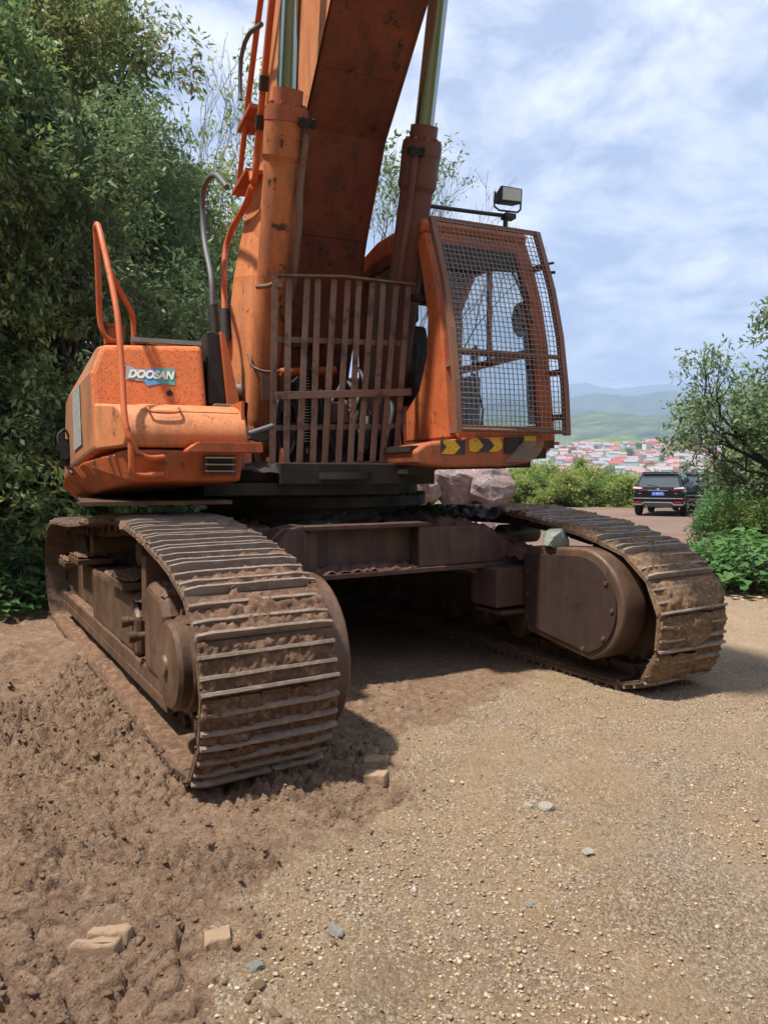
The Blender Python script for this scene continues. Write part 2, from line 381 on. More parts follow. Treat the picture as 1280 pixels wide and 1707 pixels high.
class MB:
    def __init__(s): s.v = []; s.f = []; s.sm = []; s.mi = []; s.cur = 0
    def add(s, vs, fs, smooth=False):
        o = len(s.v)
        s.v += [tuple(p) for p in vs]
        for q in fs:
            s.f.append([i + o for i in q]); s.sm.append(smooth); s.mi.append(s.cur)
        return s
    def box(s, x0, x1, y0, y1, z0, z1):
        v = [(x, y, z) for z in (z0, z1) for y in (y0, y1) for x in (x0, x1)]
        return s.add(v, [(0, 2, 3, 1), (4, 5, 7, 6), (0, 1, 5, 4), (2, 6, 7, 3), (0, 4, 6, 2), (1, 3, 7, 5)])
    def hexa(s, p):          # bottom 4 (ccw), top 4
        return s.add(p, [(3, 2, 1, 0), (4, 5, 6, 7), (0, 1, 5, 4), (1, 2, 6, 5), (2, 3, 7, 6), (3, 0, 4, 7)])
    def prism(s, a, b):      # two matching loops of 3-D points
        n = len(a)
        fs = [tuple(range(n - 1, -1, -1)), tuple(range(n, 2 * n))]
        fs += [(i, (i + 1) % n, n + (i + 1) % n, n + i) for i in range(n)]
        return s.add(list(a) + list(b), fs)
    def px(s, poly, x0, x1):      # polygon of (y, z) extruded along x
        return s.prism([(x0, y, z) for y, z in poly], [(x1, y, z) for y, z in poly])
    def py(s, poly, y0, y1):      # polygon of (x, z) extruded along y
        return s.prism([(x, y0, z) for x, z in poly], [(x, y1, z) for x, z in poly])
    def beam(s, p, q, w, h, up=(0, 0, 1)):
        p, q = Vector(p), Vector(q); d = (q - p).normalized()
        u = Vector(up); a = d.cross(u)
        if a.length < 1e-4: a = d.cross(Vector((1, 0, 0)))
        a.normalize(); b = a.cross(d).normalized()
        vs = [c + a * (i * w / 2) + b * (j * h / 2) for c in (p, q) for i, j in ((-1, -1), (1, -1), (1, 1), (-1, 1))]
        return s.hexa(vs)
    def tube(s, pts, r, n=8, cap=True):
        pts = [Vector(p) for p in pts]
        rs = r if isinstance(r, (list, tuple)) else [r] * len(pts)
        d0 = (pts[1] - pts[0]).normalized()
        a = d0.orthogonal().normalized()
        vs = []
        for i, p in enumerate(pts):
            if i == 0: d = pts[1] - pts[0]
            elif i == len(pts) - 1: d = pts[-1] - pts[-2]
            else: d = (pts[i + 1] - pts[i]).normalized() + (pts[i] - pts[i - 1]).normalized()
            d.normalize()
            a = (a - d * a.dot(d)).normalized(); b = d.cross(a)
            for k in range(n):
                t = 2 * math.pi * k / n
                vs.append(p + (a * math.cos(t) + b * math.sin(t)) * rs[i])
        fs = []
        for i in range(len(pts) - 1):
            for k in range(n):
                fs.append((i * n + k, i * n + (k + 1) % n, (i + 1) * n + (k + 1) % n, (i + 1) * n + k))
        s.add(vs, fs, True)
        if cap:
            m = len(pts) - 1
            s.add(vs[:n], [tuple(range(n - 1, -1, -1))]); s.add(vs[m * n:], [tuple(range(n))])
        return s
    def lathe(s, p, q, prof, n=24):      # prof: (t along p-q in metres, radius); sharp between steps
        p, q = Vector(p), Vector(q); d = (q - p).normalized()
        for (t0, r0), (t1, r1) in zip(prof, prof[1:]):
            s.tube([p + d * t0, p + d * (t1 + 1e-5)], [max(r0, 1e-4), max(r1, 1e-4)], n, False)
        return s
    def cyl(s, p, q, r, n=20): return s.tube([p, q], r, n)
    def mesh(s, name, mats):
        me = bpy.data.meshes.new(name)
        me.from_pydata(s.v, [], s.f)
        for m in ([mats] if isinstance(mats, str) else mats): me.materials.append(MATS[m])
        me.polygons.foreach_set('use_smooth', s.sm)
        me.polygons.foreach_set('material_index', s.mi)
        me.update()
        return me
    def build(s, name, mats, parent=None, rz=0.0, bevel=0.0, seg=2, loc=(0, 0, 0), label=None, soft=0):
        me = s.mesh(name, mats)
        if soft:
            me.polygons.foreach_set('use_smooth', [True] * len(me.polygons)); me.set_sharp_from_angle(angle=R(soft))
        o = link(name, me, parent, loc, (0, 0, rz))
        if bevel:
            b = o.modifiers.new('bevel', 'BEVEL'); b.width = bevel; b.segments = seg
            b.limit_method = 'ANGLE'; b.angle_limit = R(35)
        if label: o['label'] = label
        return o
def curve(pts, n=6):              # Catmull-Rom through points
    P = [Vector(p) for p in pts]; P = [P[0] * 2 - P[1]] + P + [P[-1] * 2 - P[-2]]
    o = []
    for i in range(1, len(P) - 2):
        for k in range(n):
            t = k / n; a, b, c, d = P[i - 1], P[i], P[i + 1], P[i + 2]
            o.append(0.5 * (2 * b + (c - a) * t + (2 * a - 5 * b + 4 * c - d) * t * t + (3 * b - a - 3 * c + d) * t ** 3))
    o.append(P[-2]); return o

# numpy noise
def _h(i, j, s):
    n = (i * 374761393 + j * 668265263 + s * 982451653) & 0x7fffffff
    n = ((n ^ (n >> 13)) * 1274126177) & 0x7fffffff
    return ((n ^ (n >> 16)) & 0xffff) / 65535.0
def vn(x, y, s=0):
    i = np.floor(x).astype(np.int64); j = np.floor(y).astype(np.int64)
    u = x - i; v = y - j; u = u * u * (3 - 2 * u); v = v * v * (3 - 2 * v)
    return (_h(i, j, s) * (1 - u) + _h(i + 1, j, s) * u) * (1 - v) + (_h(i, j + 1, s) * (1 - u) + _h(i + 1, j + 1, s) * u) * v
def fbm(x, y, o=4, s=0, g=0.5):
    a = 1.0; r = 0; t = 0
    for k in range(o):
        r = r + a * vn(x * 2 ** k, y * 2 ** k, s + k * 17); t += a; a *= g
    return r / t
def worley(x, y, s=0):
    i = np.floor(x).astype(np.int64); j = np.floor(y).astype(np.int64)
    f1 = np.full(x.shape, 9.0); f2 = np.full(x.shape, 9.0)
    for a in (-1, 0, 1):
        for b in (-1, 0, 1):
            px = i + a + _h(i + a, j + b, s); py = j + b + _h(i + a, j + b, s + 5)
            d = np.hypot(x - px, y - py)
            f2 = np.minimum(f2, np.maximum(f1, d)); f1 = np.minimum(f1, d)
    return f1, f2
def sst(a, b, x):
    t = np.clip((x - a) / (b - a), 0, 1); return t * t * (3 - 2 * t)

# ------------------------------------------------------------------ ground
BY = [0, 4, 8, 10, 12, 14, 18, 24, 40, 80]
BX = [-9, -7.0, -5.3, -4.6, -4.2, -3.9, -4.2, -6, -12, -30]
MY = [0.5, 2.07, 2.35, 2.68, 2.84, 3.28, 4.05, 4.71, 5.45, 6.6, 8, 12, 20]
MX = [-0.3, -0.40, -0.49, -0.52, -0.32, 0.0, 0.03, 0.456, 0.92, 1.6, 1.5, 0, -2]
def terrain(x, y):
    r = np.hypot(x, y)
    d = np.interp(y, BY, BX) - x                     # metres into the wooded bank
    bank = 5.5 * sst(0.0, 9.0, d) + 2.5 * sst(6, 25, d)
    z = bank * (0.85 + 0.3 * vn(x * 0.5, y * 0.5, 3))
    z = z + 10.0 * sst(-4.5, -15, y) * (0.85 + 0.3 * vn(x * 0.4, y * 0.4, 6))     # unseen slope added behind the camera, cuts low sky light and rod reflections
    edge = 33 + 0.0 * r
    drop = sst(edge, 230, r) * -20
    rise = sst(420, 700, r) * 20 + sst(680, 1080, r) * 40 + sst(1100, 2600, r) * 60
    w = 1 - sst(0, 12, d)
    z = z + (drop + rise) * np.where(r > edge, np.maximum(w, sst(120, 400, r)), 0)
    right = sst(7.0, 14, x - 0.28 * y) * (r < 60)     # ground falls a little beyond the right verge
    return z - right * 1.2 * (1 - sst(30, 60, r))
def mudmask(x, y):
    b = np.interp(y, MY, MX) + (fbm(x * 2.6, y * 2.6, 5, 41, 0.65) - 0.5) * 0.75
    return sst(-0.17, 0.17, b - x)
def micro(x, y):
    m = mudmask(x, y)
    near = 1 - sst(7, 15, np.hypot(x, y))
    a1, b1 = worley(x * 7 + 1.3 * vn(x * 9, y * 9, 7), y * 8, 21)
    a2, b2 = worley(x * 17, y * 19, 22)
    a3, b3 = worley(x * 38, y * 41, 23)
    a4, b4 = worley(x * 66, y * 70, 24)
    big = fbm(x * 1.1, y * 1.1, 3, 31) - 0.5
    amt = sst(0.32, 0.62, fbm(x * 1.6, y * 1.6, 3, 33))
    fine = fbm(x * 30, y * 32, 3, 37, 0.7) - 0.5
    rg = 1 - np.abs(2 * fbm(x * 8 + 2 * vn(x * 3, y * 3, 71), y * 9, 4, 38, 0.6) - 1)
    mud = big * 0.12 + amt * np.clip(0.55 - a1, 0, 1) * 0.085 * sst(0.35, 0.6, vn(x * 5, y * 5, 8)) + (0.28 + 0.72 * amt) * ((rg - 0.75) * 0.125 + np.clip(0.6 - a2, 0, 1) * 0.045 + np.clip(0.6 - a3, 0, 1) * 0.042 + fine * 0.062 + np.clip(0.6 - a4, 0, 1) * 0.02)
    crack = sst(0.12, 0.0, b1 - a1) * 0.05 * sst(0.45, 0.65, vn(x * 1.7, y * 1.7, 44)); mud = mud - crack
    # faint crawler ruts across the mud
    rut = np.sin((y * 0.9 + x * 0.35) * 26 + 3 * vn(x * 2, y * 2, 9)) * 0.020 * sst(0.45, 0.7, vn(x * 0.9 + 4, y * 0.9, 12))
    gra = big * 0.035 + np.clip(0.6 - a3, 0, 1) * 0.012 + np.clip(0.62 - a4, 0, 1) * 0.018 + np.clip(0.6 - a2, 0, 1) * 0.006 * sst(0.4, 0.7, vn(x * 3, y * 3, 14))
    gk = np.zeros_like(x)
    for k in range(7):
        xc_ = 0.80 + k * 0.052 + (4.14 - y) * (0.17 + 0.012 * k) + 0.01 * np.sin(y * 9 + k)
        gk = gk + np.exp(-((x - xc_) / 0.0095) ** 2) * sst(3.28 + 0.05 * k, 3.36 + 0.05 * k, y) * (1 - sst(3.72 + 0.06 * k, 3.98 + 0.06 * k, y))
    gra = gra - 0.020 * gk
    under = 1 - 0.75 * sst(0, 0.6, (x - (-1.0)) * 1.0) * sst(3.6, 4.4, y)   # smoother packed soil below the machine
    return (m * (mud + rut) * under + (1 - m) * gra) * near
def gz(x, y):
    x = np.asarray(x, float).reshape(-1); y = np.asarray(y, float).reshape(-1)
    return terrain(x, y) + micro(x, y)
def axis(segs):
    o = [segs[0][0]]
    for a, b, st in segs: 
        n = max(1, int(round((b - a) / st))); o += list(a + (b - a) * (np.arange(1, n + 1) / n))
    return np.array(o)
gx = axis([(-4000, -800, 400), (-800, -100, 70), (-100, -20, 8), (-20, -6, 0.6), (-6, -2.5, 0.07), (-2.5, 2.3, 0.0088), (2.3, 5, 0.05), (5, 14, 0.4), (14, 60, 3), (60, 200, 14), (200, 1000, 40), (1000, 4000, 300)])
gy = axis([(-60, -20, 8), (-20, -4, 1.0), (-4, 1.2, 0.4), (1.2, 1.6, 0.02), (1.6, 3.6, 0.0068), (3.6, 6, 0.016), (6, 10, 0.06), (10, 40, 0.5), (40, 100, 5), (100, 400, 25), (400, 1400, 30), (1400, 4000, 200)])
X, Y = np.meshgrid(gx, gy)
Z = (terrain(X.ravel(), Y.ravel()) + micro(X.ravel(), Y.ravel()))
nx, ny = len(gx), len(gy)
idx = np.arange(nx * ny).reshape(ny, nx)
F = np.stack([idx[:-1, :-1], idx[:-1, 1:], idx[1:, 1:], idx[1:, :-1]], -1).reshape(-1, 4)
me = fast_mesh('ground', np.stack([X.ravel(), Y.ravel(), Z], 1), F, 'soil', True)
xr, yr = X.ravel(), Y.ravel(); rr = np.hypot(xr, yr)
dd = np.interp(yr, BY, BX) - xr
for nm, val in (('mud', mudmask(xr, yr)), ('far', sst(9, 14, rr)),
                ('green', np.maximum(np.maximum(np.maximum(sst(34, 44, rr), 0.35 * sst(-5, -8, yr)), sst(-0.3, 1.2, dd)), sst(0.2, 1.0, xr - np.interp(yr, [0, 9, 14, 28, 40], [9, 4.9, 6.4, 13.5, 20]))))):
    a = me.attributes.new(nm, 'FLOAT', 'POINT'); a.data.foreach_set('value', val.astype(np.float32))
tag(link('ground', me), kind='structure')

# distant hills and mountains
def ridge(name, mat, y0, y1, x0, x1, hf, nxs=150, nys=26):
    xs = np.linspace(x0, x1, nxs); ts = np.linspace(0, 1, nys)
    Xg, Tg = np.meshgrid(xs, ts)
    Yg = y0 + (y1 - y0) * Tg
    crest, base = hf(Xg)
    rough = fbm(Xg / (x1 - x0) * 40, Tg * 5, 5, hash(name) % 97 if False else len(name) * 7)
    spur = 1 - np.abs(2 * fbm(Xg / (x1 - x0) * 26, Tg * 2.4 + 3, 4, len(name)) - 1)
    prof = np.sin(np.clip(Tg / 0.8, 0, 1) * math.pi / 2)
    Zg = base + (crest - base) * np.clip(prof * (0.78 + 0.30 * (spur - 0.5) * (1 - Tg) + 0.22 * Tg) + 0.10 * (rough - 0.5) * (1 - 0.6 * Tg), 0, 1.08)
    ii = np.arange(nxs * nys).reshape(nys, nxs)
    ff = np.stack([ii[:-1, :-1], ii[:-1, 1:], ii[1:, 1:], ii[1:, :-1]], -1).reshape(-1, 4)
    o = link(name, fast_mesh(name, np.stack([Xg.ravel(), Yg.ravel(), Zg.ravel()], 1), ff, mat, True))
    tag(o, kind='structure'); return o
def px_x(px, D): return (px - 640) / 1240 * D
def prof_from(pts, D):
    xs = [px_x(p, D) for p, _ in pts]; zs = [1.53 + (792 - q) * D / 1240 for _, q in pts]
    return lambda X: (np.interp(X, xs, zs) + (fbm(X / D * 26, X * 0, 5, 3, 0.6) - 0.5) * D * 0.011, 0 * X - 25)
ridge('hill_slope', 'hill_light', 950, 1350, -500, 900, prof_from([(-200, 760), (700, 765), (850, 758), (930, 745), (975, 733), (1010, 731), (1050, 745), (1100, 755), (1200, 752), (1400, 748)], 1350))
ridge('forest_hills', 'hill_forest', 1500, 2600, -1600, 2200, prof_from([(-300, 700), (500, 710), (900, 700), (960, 695), (1030, 702), (1080, 708), (1150, 696), (1250, 690), (1500, 680)], 2600), 200, 30)
ridge('near_mountains', 'mountain_far', 2800, 4600, -3000, 4200, prof_from([(-300, 640), (600, 690), (850, 678), (950, 668), (1010, 672), (1060, 664), (1110, 670), (1200, 655), (1350, 650), (1700, 630)], 4600), 220, 30)
ridge('far_mountains', 'mountain_far', 5200, 7600, -6000, 8000, prof_from([(-300, 640), (600, 672), (850, 664), (940, 652), (1000, 658), (1060, 650), (1110, 645), (1160, 636), (1200, 634), (1250, 640), (1400, 632), (1700, 645)], 7600), 260, 30)

# haze over the valley
hz = MB().box(-8800, 8800, -900, 8200, -60, 1000)
hm = bpy.data.materials.new('haze'); hm.use_nodes = True; MATS['haze'] = hm
hm.node_tree.nodes.clear()
ho = N(hm.node_tree, 'ShaderNodeOutputMaterial'); hv = N(hm.node_tree, 'ShaderNodeVolumePrincipled')
hv.inputs['Color'].default_value = (0.50, 0.68, 1.0, 1); hv.inputs['Density'].default_value = 0.00027
hm.node_tree.links.new(hv.outputs[0], ho.inputs['Volume'])
tag(hz.build('haze', 'haze'), 'pale bluish haze hanging over the valley and mountains', 'haze', kind='stuff')
# ------------------------------------------------------------------ excavator
CX, CY = -0.65, 6.70
UP, UN = R(23), R(31)
ex = tag(empty('excavator', (CX, CY, 0)), 'large muddy orange crawler excavator with caged cab and raised boom', 'excavator')

# -- undercarriage -------------------------------------------------
PATH = [(-2.52, 0.035), (-2.66, 0.10), (-2.79, 0.33), (-2.81, 0.58), (-2.72, 0.80), (-2.52, 0.97), (-2.1, 1.085), (-1.6, 1.17), (-1.1, 1.215), (-0.4, 1.20),
        (0.3, 1.14), (1.0, 1.085), (1.7, 1.065), (2.2, 1.04), (2.50, 0.95), (2.70, 0.74), (2.75, 0.50), (2.64, 0.25), (2.40, 0.085), (1.9, 0.04), (0.0, 0.035), (-1.6, 0.035)]
pp = curve([(0, a, b) for a, b in PATH] + [(0, *PATH[0])], 10)
pp = np.array([(p.y, p.z) for p in pp])
seg = np.hypot(*np.diff(pp, axis=0).T); cum = np.concatenate([[0], np.cumsum(seg)])
NSH = 48; PITCH = cum[-1] / NSH
def pos(s):
    s = s % cum[-1]; return np.interp(s, cum, pp[:, 0]), np.interp(s, cum, pp[:, 1])

def heap(name, parent, x0, x1, y0, y1, zf, mat, rz=0.0, n=70, seed=1, amp=0.06, sc=9, drop=0.05):
    A, B = np.meshgrid(np.linspace(x0, x1, n), np.linspace(y0, y1, n))
    a1, _ = worley(A * sc, B * sc, seed); a2, _ = worley(A * sc * 2.7, B * sc * 2.7, seed + 1)
    z = zf(A, B) + np.clip(.6 - a1, 0, 1) * amp + np.clip(.6 - a2, 0, 1) * amp * .45 + (fbm(A * 6, B * 6, 3, seed) - .5) * amp
    ed = np.minimum(np.minimum(A - x0, x1 - A) / (x1 - x0), np.minimum(B - y0, y1 - B) / (y1 - y0))
    z = z - drop * sst(0.10, 0.0, ed)
    ii = np.arange(A.size).reshape(A.shape); ff = np.stack([ii[:-1, :-1], ii[:-1, 1:], ii[1:, 1:], ii[1:, :-1]], -1).reshape(-1, 4)
    o = link(name, fast_mesh(name, np.stack([A.ravel(), B.ravel(), z.ravel()], 1), ff, mat, True), parent, (0, 0, 0), (0, 0, rz)); o['kind'] = 'stuff'
    return o
def shoe_mesh(k):
    rnd = random.Random(k)
    b = MB(); L = PITCH * 0.495; W = 0.35
    # plate with two mud holes: built from strips round the holes
    def strip(x0, x1, y0, y1): b.box(x0, x1, y0, y1, -0.014, 0.010)
    hx = [(-0.15, -0.075), (0.075, 0.15)]; hy = (-0.035, 0.03)
    strip(-W, W, -L, hy[0]); strip(-W, W, hy[1], L)
    for x0, x1 in ((-W, hx[0][0]), (hx[0][1], hx[1][0]), (hx[1][1], W)): strip(x0, x1, *hy)
    b.cur = 1
    for y, h in ((-L + 0.018, 0.052), (-L * 0.28, 0.046), (L * 0.46, 0.046)):
        w = 0.0095; W2 = W - 0.004
        n = 9; pts = []
        for i in range(n + 1):
            x = -W2 + 2 * W2 * i / n; hh = h * (0.95 + 0.08 * rnd.random()) * (0.75 if i in (0, n) else 1); j = rnd.uniform(-0.001, 0.001)
            pts.append([(x, y - w * 1.3 + j, 0.009), (x, y + w * 1.3 + j, 0.009), (x, y + w * 0.8 + j, hh), (x, y - w * 0.8 + j, hh)])
        vs = [p for q in pts for p in q]; fs = [(3, 2, 1, 0), tuple(4 * n + i for i in range(4))]
        for i in range(n):
            for a in range(4): fs.append((4 * i + a, 4 * i + (a + 1) % 4, 4 * i + 4 + (a + 1) % 4, 4 * i + 4 + a))
        b.add(vs, fs)
    b.cur = 0
    return b.mesh('track_shoe', ['shoe_steel', 'grouser_worn'])
SHOES = [shoe_mesh(k) for k in range(4)]

def track(xc, side, mudname, label, seed, cover):
    tr = empty('crawler_track'); tr.parent = ex; tr.rotation_euler = (0, 0, UN); tr['label'] = label
    rnd = random.Random(seed)
    frames = []
    for i in range(NSH):
        s = (i + 0.5 + seed * 0.13) * PITCH
        a = np.array(pos(s - PITCH / 2)); c = np.array(pos(s + PITCH / 2))
        m = (a + c) / 2; tv = (c - a) / np.hypot(*(c - a)); n = np.array([-tv[1], tv[0]])
        frames.append((m, tv, n))
        o = link('track_shoe', SHOES[rnd.randrange(4)], tr, (xc + rnd.uniform(-.004, .004), m[0], m[1]), (math.atan2(tv[1], tv[0]), rnd.uniform(-.008, .008), rnd.uniform(-.006, .006)))
    # caked mud between the grousers (outer face)
    nu, nw = 19, 65
    u = np.linspace(-0.5, 0.5, nu) * PITCH; w = np.linspace(-0.352, 0.352, nw)
    V = []; Fc = []; off = 0
    for i, (m, tv, n) in enumerate(frames):
        U, Wg = np.meshgrid(u, w, indexing='ij')
        S = U + i * PITCH
        h = 0.010 + (fbm(S * 5 + seed * 9, Wg * 5, 3, seed) - 0.5) * (0.06 if cover < .01 else 0.11) + (fbm(S * 30, Wg * 30, 3, seed + 4, .65) - 0.5) * 0.045 + cover
        lf = vn(np.full_like(S, i * 1.7 + seed), Wg * 2.0, 5)
        h += (lf - 0.5) * 0.035
        uu_ = np.abs(U) / PITCH
        h += (0.004 if cover < .01 else 0.020) * sst(0.45, 0.15, uu_)
        a1, _ = worley(S * 24, Wg * 24, seed + 9); a2, _ = worley(S * 55, Wg * 55, seed + 2)
        h += np.clip(0.5 - a1, 0, 1) * 0.026 + np.clip(0.5 - a2, 0, 1) * 0.014 - 0.008
        h = np.minimum(h, 0.040 + 0.022 * vn(S * 40, Wg * 40, 3)) - 0.06 * sst(0.425, 0.48, uu_) * (vn(S * 9, Wg * 9, 77) < 0.75)
        if n[1] < -0.6: h = np.minimum(h, 0.0)
        h = np.where(np.abs(Wg) > 0.345, -0.03, h)
        h = np.maximum(h, -0.012)
        P = np.stack([xc + Wg, m[0] + tv[0] * U + n[0] * h, m[1] + tv[1] * U + n[1] * h], -1).reshape(-1, 3)
        V.append(P); ii = np.arange(nu * nw).reshape(nu, nw) + off; off += nu * nw
        Fc.append(np.stack([ii[:-1, :-1], ii[:-1, 1:], ii[1:, 1:], ii[1:, :-1]], -1).reshape(-1, 4))
    o = link('caked_mud', fast_mesh('caked_mud', np.concatenate(V), np.concatenate(Fc), mudname, True), tr); o['kind'] = 'stuff'
    # mud on the inside of the lower run and crumbs along the shoe edges
    b = MB()
    for i, (m, tv, n) in enumerate(frames):
        for k in range(5):
            sx = side if rnd.random() < 0.6 else -side
            x = xc + sx * (0.345 + rnd.uniform(-.02, .012)); uu = rnd.uniform(-.5, .5) * PITCH; r = rnd.uniform(.008, .024); hh = rnd.uniform(-.02, .02)
            c = Vector((x, m[0] + tv[0] * uu + n[0] * hh, m[1] + tv[1] * uu + n[1] * hh))
            vs = [c + Vector((rnd.uniform(.6, 1.2) * r * q[0], rnd.uniform(.6, 1.2) * r * q[1], rnd.uniform(.6, 1.2) * r * q[2])) for q in ((1, 0, 0), (-1, 0, 0), (0, 1, 0), (0, -1, 0), (0, 0, 1), (0, 0, -1))]
            b.add(vs, [(0, 2, 4), (2, 1, 4), (1, 3, 4), (3, 0, 4), (2, 0, 5), (1, 2, 5), (3, 1, 5), (0, 3, 5)])
    o = b.build('mud_crumbs', mudname, tr); o['kind'] = 'stuff'
    gxx = np.linspace(-0.34, 0.34, 36); gyy = np.linspace(-2.45, 2.3, 200)
    A, B = np.meshgrid(gxx, gyy)
    a1, _ = worley(A * 14, B * 14, seed)
    zz = 0.055 + 0.05 * fbm(A * 4, B * 4, 4, seed) * (0.4 + sst(-2.0, -0.6, B)) + np.clip(0.5 - a1, 0, 1) * 0.05 * sst(-2.1, -1.3, B) + 0.05 * sst(0.12, 0.0, np.abs(A)) 
    zz = np.where(np.abs(A) > 0.335, 0.03, zz)
    ii = np.arange(A.size).reshape(A.shape)
    ff = np.stack([ii[:-1, :-1], ii[:-1, 1:], ii[1:, 1:], ii[1:, :-1]], -1).reshape(-1, 4)
    o = link('inner_mud', fast_mesh('inner_mud', np.stack([xc + A.ravel(), B.ravel(), zz.ravel()], 1), ff, 'mud_caked', True), tr); o['kind'] = 'stuff'
    # chain links under the shoes
    b = MB()
    for (m, tv, n) in frames:
        for sx in (-0.10, 0.10):
            c = Vector((xc + sx, m[0] - n[0] * 0.065, m[1] - n[1] * 0.065)); d = Vector((0, tv[0], tv[1]))
            b.beam(c - d * PITCH * 0.44, c + d * PITCH * 0.44, 0.05, 0.10, (0, n[0], n[1]))
        p = Vector((xc, m[0] + tv[0] * PITCH / 2 - n[0] * 0.07, m[1] + tv[1] * PITCH / 2 - n[1] * 0.07))
        b.cyl(p - Vector((0.155, 0, 0)), p + Vector((0.155, 0, 0)), 0.036, 8)
    b.build('track_chain', 'frame_mud', tr)
    # rollers, sprocket, idler
    for k in range(8):
        y = -1.72 + k * 0.5
        b = MB()
        b.lathe((xc - 0.22, y, 0.26), (xc + 0.22, y, 0.26), [(0, 0), (0, .09), (.03, .125), (.12, .125), (.13, .1), (.31, .1), (.32, .125), (.41, .125), (.44, .09), (.44, 0)], 16)
        b.build('track_roller', 'frame_mud', tr)
    for y in (-1.0, 0.75):
        b = MB(); b.lathe((xc - 0.2, y, 1.01 if y < 0 else 0.93), (xc + 0.2, y, 1.01 if y < 0 else 0.93), [(0, 0), (0, .085), (.4, .085), (.4, 0)], 16)
        b.build('carrier_roller', 'frame_mud', tr)
    b = MB()
    n = 42; prof = []
    for i in range(n):
        r = 0.44 if (i // 1) % 2 == 0 else 0.385
        t = 2 * math.pi * i / n; prof.append((-2.24 + r * math.cos(t), 0.565 + r * math.sin(t)))
    b.px(prof, xc - 0.045, xc + 0.045)
    b.build('sprocket', 'frame_mud', tr)
    b = MB(); b.lathe((xc - 0.1, 2.2, 0.53), (xc + 0.1, 2.2, 0.53), [(0, 0), (0, .38), (.04, .43), (.16, .43), (.2, .38), (.2, 0)], 32); b.build('idler_wheel', 'frame_mud', tr)
    # track frame
    b = MB()
    po = lambda d: xc + side * d
    def pxs(poly, a, c): b.px(poly, min(po(a), po(c)), max(po(a), po(c)))
    pxs([(-1.78, 0.36), (1.85, 0.36), (1.85, 0.62), (1.3, 0.72), (-1.2, 0.72), (-1.5, 0.80), (-1.78, 0.80)], -0.24, 0.20)
    b.build('track_frame', 'frame_mud', tr, bevel=0.03)
    b = MB(); pxs([(-1.95, 0.27), (2.0, 0.27), (2.0, 0.35), (-1.95, 0.35)], -0.16, 0.27); pxs([(-1.95, 0.20), (2.0, 0.20), (2.0, 0.27), (-1.95, 0.27)], 0.24, 0.275)
    b.build('roller_guard', 'frame_mud', tr, bevel=0.006)
    b = MB(); pxs([(-1.2, 0.36), (0.35, 0.36), (0.35, 0.66), (0.2, 0.76), (-1.0, 0.76), (-1.2, 0.62)], 0.2, 0.27)
    b.build('side_cover', 'frame_mud', tr, bevel=0.03)
    b = MB(); pxs([(-1.92, 0.34), (-1.46, 0.34), (-1.46, 0.80), (-1.56, 0.90), (-1.85, 0.86), (-1.92, 0.74)], 0.05, 0.285)
    b.build('final_drive_case', 'frame_mud', tr, bevel=0.05, seg=3)
    b = MB(); pxs([(-1.35, 0.6), (-1.24, 0.6), (-1.24, 1.02), (-1.35, 1.02)], 0.1, 0.24)
    b.build('roller_bracket', 'frame_mud', tr, bevel=0.008)
    for y0, y1, z in ((-1.05, -0.55, 0.82), (0.75, 1.25, 0.80), (1.5, 1.9, 0.70)):
        b = MB(); pxs([(y0, z - 0.05), (y1, z - 0.05), (y1, z), (y0, z)], 0.02, 0.32)
        st = b.build('step_plate', 'frame_mud', tr, bevel=0.006)
        A, B = np.meshgrid(np.linspace(min(po(.03), po(.31)), max(po(.03), po(.31)), 26), np.linspace(y0 + .01, y1 - .01, 40))
        a1, _ = worley(A * 25, B * 25, 4)
        zz = z + 0.012 + np.clip(.55 - a1, 0, 1) * 0.045 * fbm(A * 8, B * 8, 2, 3) * 2
        ii = np.arange(A.size).reshape(A.shape); ff = np.stack([ii[:-1, :-1], ii[:-1, 1:], ii[1:, 1:], ii[1:, :-1]], -1).reshape(-1, 4)
        o = link('mud_layer', fast_mesh('mud_layer', np.stack([A.ravel(), B.ravel(), zz.ravel()], 1), ff, 'mud_caked', True), st); o['kind'] = 'stuff'
    for (xa, xb, ya, yb, z, sd_) in ((-.2, .26, -1.15, .3, .755, 2), (-.1, .27, -1.86, -1.5, .875, 3), (-.2, .2, .4, 1.8, .70, 4), (.15, .27, -1.9, 1.95, .352, 6)):
        hp_ = heap('mud_layer', tr, min(po(xa), po(xb)), max(po(xa), po(xb)), ya, yb, lambda a, c, z=z: z + 0 * a, 'mud_caked', n=56, seed=sd_ + seed, amp=.035, sc=16, drop=.05)
    for y, z in ((-1.12, 0.58), (-1.33, 0.52)):
        b = MB(); b.cyl((po(0.24), y, z), (po(0.33), y, z), 0.028, 8); b.cyl((po(0.30), y, z), (po(0.345), y, z), 0.04, 6); b.build('lug_bolt', 'frame_mud', tr)
    b = MB(); b.lathe((po(0.12), -2.24, 0.545), (po(0.40), -2.24, 0.545), [(0, .30), (.10, .30), (.105, .25), (.15, .25), (.16, .235), (.205, .235), (.225, .215), (.235, .06), (.25, .05), (.25, 0)], 36)
    for k in range(10):
        t = k * math.pi / 5; c = (-2.24 + .27 * math.cos(t), .545 + .27 * math.sin(t)); b.cyl((po(.2), *c), (po(.245), *c), .018, 6)
    b.build('hub', 'frame_mud', tr)
    # motor guard on the inner side: rounded cover with a thick rim
    cy_, cz_ = (-2.22, 0.60) if side > 0 else (-2.24, 0.53)
    gi = 0.475 if side > 0 else 0.50
    rr0, rr1 = (0.405, 0.350) if side > 0 else (0.445, 0.40)
    def dshape(r, k=24):
        o = [(-1.64, cz_ + r - 0.035), (-1.66, cz_ - r + 0.11)]
        o += [(cy_ + r * math.cos(R(a)), cz_ + r * math.sin(R(a))) for a in np.linspace(-105, -272, k)]
        return o
